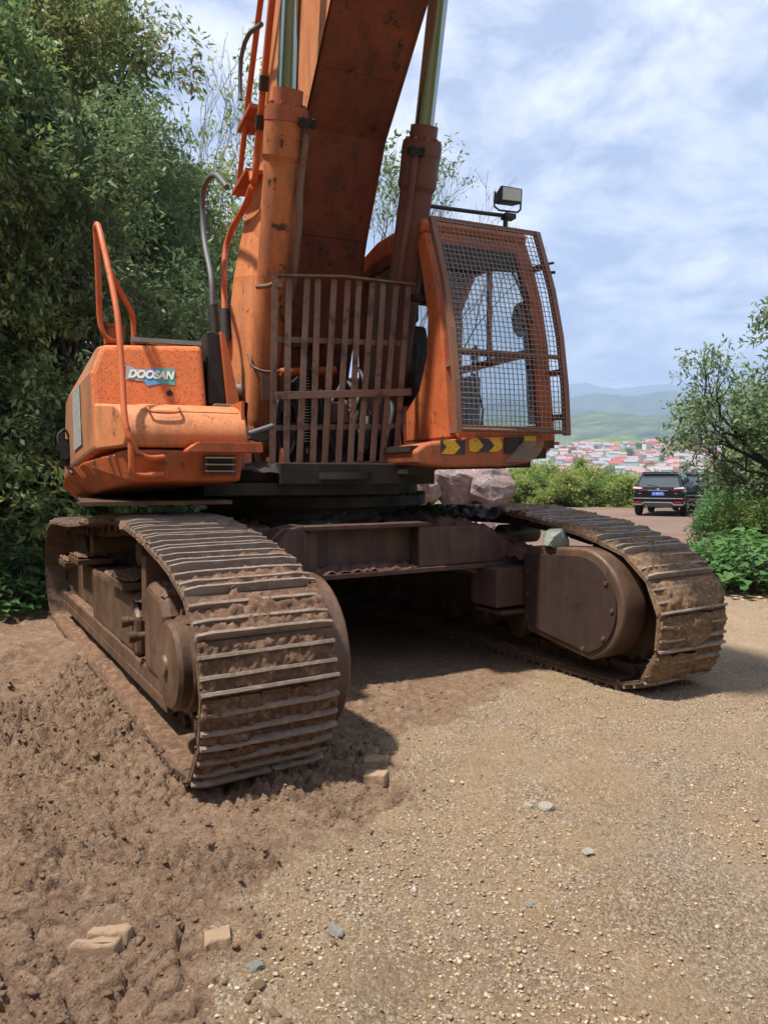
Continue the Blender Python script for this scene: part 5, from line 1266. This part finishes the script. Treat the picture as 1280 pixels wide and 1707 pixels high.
# bare and half-bare trees
def bare_tree(name, base, H, seed, mat, label, leaf=None, frac=.3, nleaf=7, L=.15, spread=.65, depth=7):
    t = empty(name, base); b = MB(); rnd = random.Random(seed); tips = []
    def grow(p, d, l, r, dep):
        q = p + d * l; mid = p.lerp(q, .5) + Vector((rnd.uniform(-.04, .04), rnd.uniform(-.04, .04), 0)) * l
        b.tube([p, mid, q], [r, r * .85, r * .7], 6 if dep < 2 else 4 if dep < 4 else 3, False)
        if dep >= depth - 2: tips.append((q, d))
        if dep < depth:
            for i in range(2 if dep else 3):
                nd = (d * 1.1 + Vector((rnd.uniform(-spread, spread), rnd.uniform(-spread, spread), rnd.uniform(-.1, .5)))).normalized(); grow(q, nd, l * rnd.uniform(.66, .86), max(r * .62, .006), dep + 1)
            if rnd.random() < .4: grow(mid, (d + Vector((rnd.uniform(-1, 1), rnd.uniform(-1, 1), .3))).normalized(), l * .6, max(r * .4, .006), dep + 2)
    grow(Vector((0, 0, -.2)), Vector((rnd.uniform(-.08, .08), 0, 1)).normalized(), H * .27, .10, 0)
    b.build('trunk', mat, t)
    if leaf:
        cen = np.array([tuple(p) for p, _ in tips]); dr_ = np.array([tuple(d) for _, d in tips]); sel = RNG.random(len(cen)) < frac
        link('crown', leaf_mesh('crown', cen[sel], dr_[sel], nleaf, L, L * .42, .4, leaf, .3), t)
    return tag(t, label, 'tree')
bare_tree('bare_tree', (-5.4, 21.0, zt(-5.4, 21.0)), 13.0, 3, 'bark_pale', 'thin bare tree rising beside the orange boom pipes', 'leaf_yellow', .30)
bare_tree('bare_tree', (-5.0, 23.5, zt(-5.0, 23.5)), 10.5, 8, 'bark_pale', 'sparse tree with yellow-green leaves behind the boom pipes', 'leaf_yellow', .8, 11)
bare_tree('bare_tree', (0.75, 21.0, 0), 12.0, 12, 'bark_pale', 'half bare tree with a leafy top between boom and cab', 'leaf_bright', .45, 9)
bare_tree('bare_tree', (1.15, 23.0, 0), 10.5, 15, 'bark_pale', 'bare twiggy tree above the cab roof', None)

# bushes along the rim of the clearing
RB = []
for mt in ('leaf_yellow', 'leaf_bright', 'leaf_yellow'):
    cm, lob = lobes_crown('foliage', 3.0, 1.7, .2, 20, 1100, 11, .20, .085, .4, mt, (.5, .95), .85)
    RB.append([('foliage', cm), ('stem', trunk_mesh('stem', 2.6, lob, .06, 'bark', nb=10))])
G6 = 'bushes along the rim of the clearing'
ORD = 'first second third fourth fifth sixth seventh eighth ninth tenth eleventh twelfth thirteenth fourteenth fifteenth sixteenth seventeenth'.split()
for i in range(34):
    px = 780 + (i % 17) * 30 + RNG.uniform(-10, 10); row = i // 17; D = (37.5 if row == 0 else 44) + RNG.uniform(-1.5, 2)
    x = px_x(px, D); hh = [.72, .98][row] * RNG.uniform(.78, 1.1)
    if row == 1 and 990 < px: hh *= .8
    plant('rim_bush', RB[i % 3], (x, D, zt(x, D) - .1), RNG.uniform(0, 6), (hh * .9, hh * .9, hh * .78), '%s yellow-green rim bush counting from the boulders, %s row' % (ORD[i % 17], ('front', 'back')[row]), 'bush', G6)
cm, lob = lobes_crown('crown', 5.0, 1.1, 1.2, 14, 600, 11, .2, .085, .4, 'leaf_bright', (.5, .8))
TT = [('crown', cm), ('trunk', trunk_mesh('trunk', 5.0, lob, .08, 'bark'))]
for px, D, s, lab in ((972, 50, .72, 'small round tree poking above the rim bushes against the town'), (893, 48, .60, 'dark green tree among the rim bushes near the white blocks')):
    x = px_x(px, D); plant('rim_tree', TT, (x, D, zt(x, D) - .5), 1, s, lab, 'tree')

# ------------------------------------------------------------------ rocks and stones
def rock_mesh(name, seed, mat, sub=3, amp=.8, facets=14):
    import bmesh
    bm = bmesh.new(); bmesh.ops.create_icosphere(bm, subdivisions=sub, radius=1.0)
    rnd = np.random.default_rng(seed); pl = rnd.normal(size=(facets, 3)); pl /= np.linalg.norm(pl, axis=1, keepdims=True); off = rnd.uniform(.55, .9, facets)
    for v in bm.verts:
        p = np.array(v.co)
        for n_, o_ in zip(pl, off):
            d = p @ n_ - o_
            if d > 0: p = p - n_ * d * .92
        p = p * (1 + amp * .25 * (fbm(np.array([p[0] * 2.5 + seed]), np.array([p[1] * 2.5 + p[2] * 1.7]), 3, seed)[0] - .5))
        v.co = p
    me = bpy.data.meshes.new(name); bm.to_mesh(me); bm.free(); me.materials.append(MATS[mat]); return me
def stone(name, loc, sc, rz, seed, mat, label, cat='stone', group=None, sub=3):
    o = link(name, rock_mesh(name, seed, mat, sub), None, loc, (0.1, 0.05, rz)); o.scale = sc
    return tag(o, label, cat, group)
def gp(x, y): return float(gz([x], [y])[0])
cu, su = math.cos(UN), math.sin(UN)
def U2W(x, y): return (CX + x * cu - y * su, CY + x * su + y * cu)
wx, wy = U2W(1.15, -1.90)
stone('stone', (wx, wy, 1.04), (.145, .12, .10), 1.1, 17, 'rock_green', 'grey-green stone lying on top of the rounded motor guard')
for (x, y, s, mt, lab) in (
    (.74, 3.33, (.040, .035, .03), 'stone_white', 'larger white stone of the pair on the gravel'),
    (.66, 3.34, (.026, .03, .025), 'stone_white', 'smaller white stone left of its larger twin on gravel'),
    (-.99, 2.56, (.045, .035, .025), 'stone_white', 'pale lump half sunk in the mud near the left edge'),
    (-.16, 2.40, (.032, .028, .018), 'stone_grey', 'pale grey flat stone in the gravel beside the mud edge'),
    (-.395, 2.22, (.030, .026, .02), 'stone_grey', 'grey stone at the boundary of mud and gravel'),
    (-.37, 2.14, (.026, .024, .018), 'stone_tan', 'tan pebble at the near boundary of mud and gravel'),
    (.515, 2.57, (.022, .02, .016), 'stone_grey', 'small blue-grey stone alone on the gravel'),
    (.82, 2.93, (.03, .025, .014), 'stone_white', 'flat cream stone on gravel beyond the blue-grey one')):
    stone('stone', (x, y, gp(x, y) + s[2] * .35), s, x * 7, int(abs(x * 100)) + 3, mt, lab, sub=2)
# smooth slabs of pressed mud
def slab(x, y, L, W, T, rz, label):
    b = MB(); rnd = random.Random(int(abs(x) * 1000)); n = 7
    top, bot = [], []
    for i in range(n + 1): top.append((-L / 2 + L * i / n, -W / 2 + rnd.uniform(-.006, .006)))
    for i in range(n + 1): top.append((L / 2 - L * i / n + W * .25, W / 2 + rnd.uniform(-.006, .006)))
    b.prism([(p, q, -.03) for p, q in top], [(p * .95, q * .86, T + rnd.uniform(-.002, .002)) for p, q in top])
    o = b.build('mud_slab', 'slab_mud', bevel=.011, seg=3, loc=(x, y, float(np.max(gz(x + np.array([-.05, 0, .05, 0, 0]), y + np.array([0, 0, 0, .03, -.03])))) - .006), rz=rz, soft=60)
    o.rotation_euler = (rnd.uniform(-.1, .05), rnd.uniform(-.06, .06), rz)
    return tag(o, label, 'mud slab', 'slabs of pressed mud')
slab(-.93, 2.31, .155, .05, .030, .12, 'smooth tan mud slab, nearer of the stacked pair')
slab(-.91, 2.385, .14, .05, .028, .10, 'smooth tan mud slab, farther of the stacked pair')
slab(-.545, 2.33, .09, .085, .03, .5, 'wedge-shaped mud slab with a dark undercut side')
slab(-.05, 3.92, .14, .075, .035, .15, 'rounded mud slab beside the near track, farther of two')
slab(-.05, 3.72, .12, .08, .035, -.05, 'rounded mud slab beside the near track, nearer of two')
# loose mud clods and gravel
def scatter(name, n, xs, ys, size, mat, cond, seed, label, cat, flat=.7, sub=1):
    rnd = np.random.default_rng(seed)
    base = {0: None}
    import bmesh
    bm = bmesh.new(); bmesh.ops.create_icosphere(bm, subdivisions=sub, radius=1.0)
    v0 = np.array([v.co for v in bm.verts]); f0 = np.array([[v.index for v in f.verts] for f in bm.faces]); bm.free()
    x = rnd.uniform(*xs, n * 3); y = ys[0] + (ys[1] - ys[0]) * rnd.random(n * 3) ** 1.5
    k = cond(x, y) > rnd.random(n * 3); x, y = x[k][:n], y[k][:n]; n = len(x)
    s = size[0] * (size[1] / size[0]) ** (rnd.random(n) ** 2.6)
    z = gz(x, y)
    V = v0[None] * (1 + .36 * rnd.normal(size=(n, len(v0), 1)).clip(-1.3, 1.3)) * (s[:, None, None] * rnd.uniform(.65, 1.3, (n, 1, 3)) * np.array([1, 1, flat]))
    a = rnd.uniform(0, 6.28, n); c_, s_ = np.cos(a)[:, None], np.sin(a)[:, None]
    V = np.stack([V[..., 0] * c_ - V[..., 1] * s_ + x[:, None], V[..., 0] * s_ + V[..., 1] * c_ + y[:, None], V[..., 2] + (z + s * .05)[:, None]], -1)
    Fx = f0[None] + (np.arange(n) * len(v0))[:, None, None]
    o = link(name, fast_mesh(name, V.reshape(-1, 3), Fx.reshape(-1, 3), mat))
    return tag(o, label, cat, kind='stuff')
scatter('mud_clods', 12000, (-3.4, 1.4), (1.7, 5.6), (.0028, .018), 'clod_mud', lambda x, y: np.clip(mudmask(x - .22, y) * .35 + mudmask(x, y) * .8, 0, 1) * (.25 + .75 * sst(.35, .6, fbm(x * 1.6, y * 1.6, 3, 33))) * (1 - .8 * sst(-.6, 0, x) * sst(3.9, 4.5, y)), 3, 'loose brown mud clods scattered over the churned soil', 'mud clods', .75)
scatter('gravel', 24000, (-.9, 2.9), (1.7, 5.4), (.0022, .0095), 'gravel_mix', lambda x, y: (1 - mudmask(x, y)) * (.12 + .88 * sst(.44, .60, fbm(x * 1.9, y * 1.9, 4, 51))), 5, 'loose mixed gravel scattered over the sandy ground', 'gravel', .6, 1)
scatter('coarse_gravel', 900, (-.4, 5.2), (1.9, 9.0), (.004, .019), 'gravel_mix', lambda x, y: (1 - mudmask(x, y)) * sst(.48, .66, fbm(x * 1.3, y * 1.3, 3, 61)), 6, 'coarser stones lying in drifts on the gravel', 'gravel', .6, 1)

scatter('verge_stones', 220, (4.2, 6.4), (6.9, 9.2), (.015, .06), 'gravel_mix', lambda x, y: sst(.25, .7, fbm(x * 2, y * 2, 3, 71)), 9, 'pale loose stones along the verge beyond the track', 'stones', .6, 1)
# rock wall behind the machine: each boulder its own thing
G7 = 'pinkish boulders piled behind the excavator'
rnd = random.Random(21)
spots = []
for row, (y, zc) in enumerate(((14.2, .5), (14.5, 1.35), (15.0, 2.05))):
    for i in range(9 - row):
        x = -2.4 + .58 * i + row * .28 + rnd.uniform(-.12, .12)
        if x > 2.15 - .0 * row: continue
        spots.append((x, y + rnd.uniform(-.15, .15), zc, '%s pinkish boulder from the hood side, %s row of the heap' % ('first second third fourth fifth sixth seventh eighth ninth'.split()[i], ('bottom', 'middle', 'top')[row])))
BMESH = [rock_mesh('boulder', 60 + k, 'rock_pink', 4, 1.3, 34) for k in range(4)]
for i, (x, y, z, lab) in enumerate(spots):
    o = link('boulder', BMESH[i % 4], None, (x, y, z), (rnd.uniform(0, 6), rnd.uniform(0, 6), rnd.uniform(0, 6))); k = rnd.uniform(.52, .68); o.scale = (k, k, k)
    tag(o, lab, 'boulder', G7)
RM = [rock_mesh('boulder', 80 + k, 'rock_red', 4, 1.2, 26) for k in range(3)]
for i, (x, y, z, k) in enumerate(((-3.2, 12.3, .35, .62), (-2.6, 12.2, .3, .5), (-3.75, 12.5, .4, .5), (-2.1, 12.6, .35, .55), (-2.9, 12.9, .95, .6), (-1.5, 12.6, .4, .6), (-1.0, 13.2, .5, .6))):
    o = link('boulder', RM[i % 3], None, (x, y, z), (i, i * 2, i * .7)); o.scale = (k, k, k * .9)
    tag(o, 'reddish brown boulder at the foot of the bank under the hood', 'boulder', 'reddish boulders under the hood')

# ------------------------------------------------------------------ parked cars
def car(loc, rz, paintm, label, detail=True):
    t = empty('parked_car', loc, rz); tag(t, label, 'car', 'cars parked on the track')
    # stations along the length: y, half width, sill z, belt z, roof half width, roof z (rear at y = 0)
    st_ = [(0.0, .84, .52, .98, None, None), (.12, .90, .40, 1.02, None, None), (.5, .92, .34, 1.04, None, None), (1.5, .925, .32, 1.02, None, None), (2.8, .925, .32, .99, None, None), (3.4, .91, .34, .96, None, None), (4.3, .86, .38, .86, None, None), (4.55, .74, .46, .72, None, None)]
    b = MB(); vs = []
    for y, w, z0, z1, _, _ in st_: vs += [(-w * .93, y, z0), (-w, y, z0 + .16), (-w, y, z1 - .12), (-w * .95, y, z1), (w * .95, y, z1), (w, y, z1 - .12), (w, y, z0 + .16), (w * .93, y, z0)]
    fs = [tuple(range(8))] + [tuple(8 * (len(st_) - 1) + i for i in range(7, -1, -1))]
    for i in range(len(st_) - 1):
        for k in range(8): fs.append((8 * i + k, 8 * i + 8 + k, 8 * i + 8 + (k + 1) % 8, 8 * i + (k + 1) % 8))
    b.add(vs, fs, False); b.build('body', paintm, t, bevel=.05, seg=3)
    b = MB()                       # cabin: pillars and roof as a shell, glass set in
    ring = [(.10, .86, 1.0), (.38, .66, 1.58), (.75, .645, 1.66), (1.9, .64, 1.665), (2.6, .66, 1.52), (3.35, .84, .97)]
    vs = []
    for y, w, z in ring: vs += [(-w, y, z), (w, y, z)]
    b.prism([(-w, y, z) for y, w, z in ring], [(w, y, z) for y, w, z in ring]); b.build('cabin', paintm, t, bevel=.035, seg=2)
    b = MB(); b.add([(-.74, .135, 1.08), (.74, .135, 1.08), (.60, .365, 1.56), (-.60, .365, 1.56)], [(0, 1, 2, 3)]); b.v = [(x, y - .018, z) for x, y, z in b.v]; rg = b.build('rear_window', 'car_glass', t)
    if detail:
        q = MB(); q.tube([(.0, .12, 1.10), (-.1, .13, 1.12), (-.42, .15, 1.17)], .014, 5); q.build('wiper', 'black_rubber', rg)
    for s in (-1, 1):
        for ya, yb in ((.62, 1.38), (1.45, 2.25), (2.32, 3.0)):
            def pt(y, f):
                zb = 1.05; zt_ = np.interp(y, [.4, .75, 1.9, 2.6, 3.35], [1.54, 1.61, 1.615, 1.47, 1.0]); wt = .655; z = zb + (zt_ - zb) * f
                return (s * (np.interp(z, [.98, 1.66], [.868, .645]) + .012), y, z)
            q = MB(); q.add([pt(ya, .05), pt(yb, .05), pt(yb, .95), pt(ya, .95)], [(0, 1, 2, 3) if s > 0 else (3, 2, 1, 0)]); q.build('side_window', 'car_glass', t)
        q = MB(); q.hexa([(s * .52, -.035, .93), (s * .89, .06, .95), (s * .89, .16, .95), (s * .52, .1, .93), (s * .56, -.02, 1.06), (s * .88, .08, 1.10), (s * .88, .2, 1.10), (s * .56, .1, 1.06)]); tl_ = q.build('tail_light', 'tail_red', t, bevel=.015)
        q = MB(); q.hexa([(s * .56, -.042, 1.02), (s * .90, .05, 1.03), (s * .90, .15, 1.03), (s * .56, .1, 1.02), (s * .57, -.03, 1.065), (s * .885, .075, 1.095), (s * .885, .2, 1.095), (s * .57, .1, 1.065)]); q.build('clear_lens', 'tail_clear', tl_)
        q = MB(); q.box(s * .70 - .12, s * .70 + .12, -.07, 0, .50, .58); q.build('fog_lamp', 'tail_red', t)
        q = MB(); q.hexa([(s * .93, 2.75, 1.0), (s * 1.10, 2.78, 1.0), (s * 1.10, 2.9, 1.0), (s * .93, 2.9, 1.0), (s * .93, 2.75, 1.14), (s * 1.10, 2.78, 1.14), (s * 1.10, 2.9, 1.14), (s * .93, 2.9, 1.14)]); q.build('wing_mirror', paintm, t, bevel=.02)
        q = MB(); q.tube([(s * .62, .8, 1.70), (s * .62, 2.2, 1.70)], .016, 6); q.build('roof_rail', 'car_trim', t)
        for y in (.86, 3.62):
            w_ = MB(); w_.lathe((s * .70, y, .35), (s * .93, y, .35), [(0, 0), (0, .30), (.02, .35), (.20, .35), (.23, .32), (.23, .22)], 28); wh = w_.build('wheel', 'tyre_rubber', t)
            q = MB(); q.lathe((s * .90, y, .35), (s * .935, y, .35), [(0, .225), (.02, .225), (.012, .18), (.025, .05), (.03, 0)], 20)
            for k in range(5): a = k * 1.2566; q.beam((s * .925, y, .35), (s * .93, y + .21 * math.cos(a), .35 + .21 * math.sin(a)), .05, .02, (1, 0, 0))
            q.build('rim', 'rim_alloy', wh)
    q = MB(); q.box(-.90, .90, -.10, .12, .60, .70); q.build('bumper_bar', 'car_black', t, bevel=.03)
    q = MB(); q.box(-.88, .88, -.108, -.095, .655, .685); q.build('chrome_strip', 'car_trim', t)
    q = MB(); q.box(-.86, .86, -.06, .2, .36, .60); q.build('lower_bumper', 'car_plastic', t, bevel=.03)
    q = MB()
    for a, c in (((-.88, .44), (-.56, .44)), ((-.56, .44), (-.48, .52)), ((-.48, .52), (.48, .52)), ((.48, .52), (.56, .44)), ((.56, .44), (.88, .44))): q.beam((a[0], -.075, a[1]), (c[0], -.075, c[1]), .03, .035)
    q.build('skid_trim', 'car_trim', t)
    q = MB(); q.box(-.48, .48, -.085, -.055, .36, .50); q.build('skid_plate', 'rim_alloy' if False else 'car_plastic', t)
    if detail:
        q = MB(); q.box(-.22, .22, -.012, .02, .765, .905); pl = q.build('number_plate', 'plate_blue', t)
        for s, f in ((text_mesh('R 9S772', .115, 'decal_white', 0, .001), 0),):
            o = link('lettering', s, pl); o.matrix_basis = Matrix.Translation((0, -.0145, .835)) @ Matrix.Rotation(R(90), 4, 'X') @ Matrix.Diagonal((.95, 1, 1, 1))
        q = MB(); q.beam((-.36, -.012, .955), (.36, -.012, .955), .02, .022); q.build('handle_strip', 'car_trim', t)
        q = MB(); q.lathe((0, .0, 1.01), (0, -.03, 1.01), [(0, .05), (.02, .05), (.02, .038), (.022, .0)], 18); q.build('badge', 'car_trim', t)
        for x in (-.66, .62):
            q = MB(); q.box(x - .05, x + .05, -.004, .01, .84, .86); q.build('trim_badge', 'car_trim', t)
    q = MB(); q.box(-.62, .62, .22, .42, 1.60, 1.645); q.build('spoiler', paintm, t, bevel=.015)
    return t
car((10.15, 27.6, 0.0), R(-29), 'car_black', 'black off-roader with blue number plate parked on the track')
car((13.05, 31.3, 0.0), R(-27), 'car_green', 'dark green off-roader half hidden beyond the black one', False)

# ------------------------------------------------------------------ distant town
def house_meshes(w, d, h, rh):
    a = MB(); a.box(-w / 2, w / 2, -d / 2, d / 2, -6, h)
    r = MB(); e = .6; r.prism([(-w / 2 - e, -d / 2 - e, h), (-w / 2 - e, d / 2 + e, h), (-w / 2 - e, 0, h + rh)], [(w / 2 + e, -d / 2 - e, h), (w / 2 + e, d / 2 + e, h), (w / 2 + e, 0, h + rh)])
    return a, r
HV = []
for (w, d, h, rh) in ((13, 10, 7, 4), (18, 10, 9, 4), (11, 9, 10, 3.5), (24, 11, 8, 4.5)):
    a, r = house_meshes(w, d, h, rh)
    HV.append(([a.mesh('wall', m) for m in ('white_wall', 'grey_wall', 'cream_wall')], [r.mesh('roof', m) for m in ('roof_red', 'roof_pink', 'roof_grey')], (w, d, h)))
rnd = random.Random(31); G8 = 'houses of the distant town'
rows = 0
for i in range(290):
    D = rnd.uniform(640, 980); px = rnd.uniform(835, 1200)
    x = px_x(px, D); z = zt(x, D); ws, rs, dim = HV[rnd.randrange(4)]
    ri = rnd.choices((0, 1, 2), (4, 4, 4))[0]
    t = empty('town_house', (x, D, z), rnd.uniform(-.5, .5)); k = rnd.uniform(.42, .74); t.scale = (k, k, k)
    link('wall', ws[rnd.randrange(3)], t); link('roof', rs[ri], t)
    tag(t, ('small red-roofed house in the distant town', 'small pink-roofed house in the distant town', 'small grey-roofed house in the distant town')[ri], 'house', G8 + (' with red roofs', ' with pink roofs', ' with grey roofs')[ri])
for i in range(60):
    D = rnd.uniform(640, 990); x = px_x(rnd.uniform(835, 1200), D); s = rnd.uniform(1.6, 3.2)
    plant('town_tree', RB[i % 3], (x, D, zt(x, D) - .5), i * 1.7, (s, s, s * 1.1), 'green tree crown among the roofs of the distant town', 'tree', 'trees among the distant houses')
wm = MB().box(-.8, .8, -.08, .08, -.8, .8).mesh('window', 'far_window')
def block(px0, px1, D, py0, floors, label, mat='white_wall'):
    xa, xb = px_x(px0, D), px_x(px1, D); W_ = xb - xa; ztop = 1.53 + (792 - py0) * D / 1240; h = floors * 3.4; zb = ztop - h
    t = empty('apartment_block', ((xa + xb) / 2, D, zb)); q = MB(); q.box(-W_ / 2, W_ / 2, 0, 12, -14, h); q.build('wall', mat, t)
    q = MB(); q.box(-W_ / 2 - .4, W_ / 2 + .4, -.4, 12.4, h + .02, h + .7); q.build('roof_slab', 'grey_wall', t)
    n = max(3, int(W_ / 3.6))
    for f in range(floors):
        for i in range(n): link('window', wm, t, (-W_ / 2 + (i + .5) * W_ / n, -.05, 1.8 + f * 3.4))
    return tag(t, label, 'building')
block(815, 862, 430, 784, 3, 'long white three-storey block just right of the boulders')
block(866, 884, 450, 779, 4, 'narrow white block in the middle of the three pale buildings')
block(888, 926, 520, 781, 3, 'grey-white block rightmost of the three pale buildings', 'grey_wall')
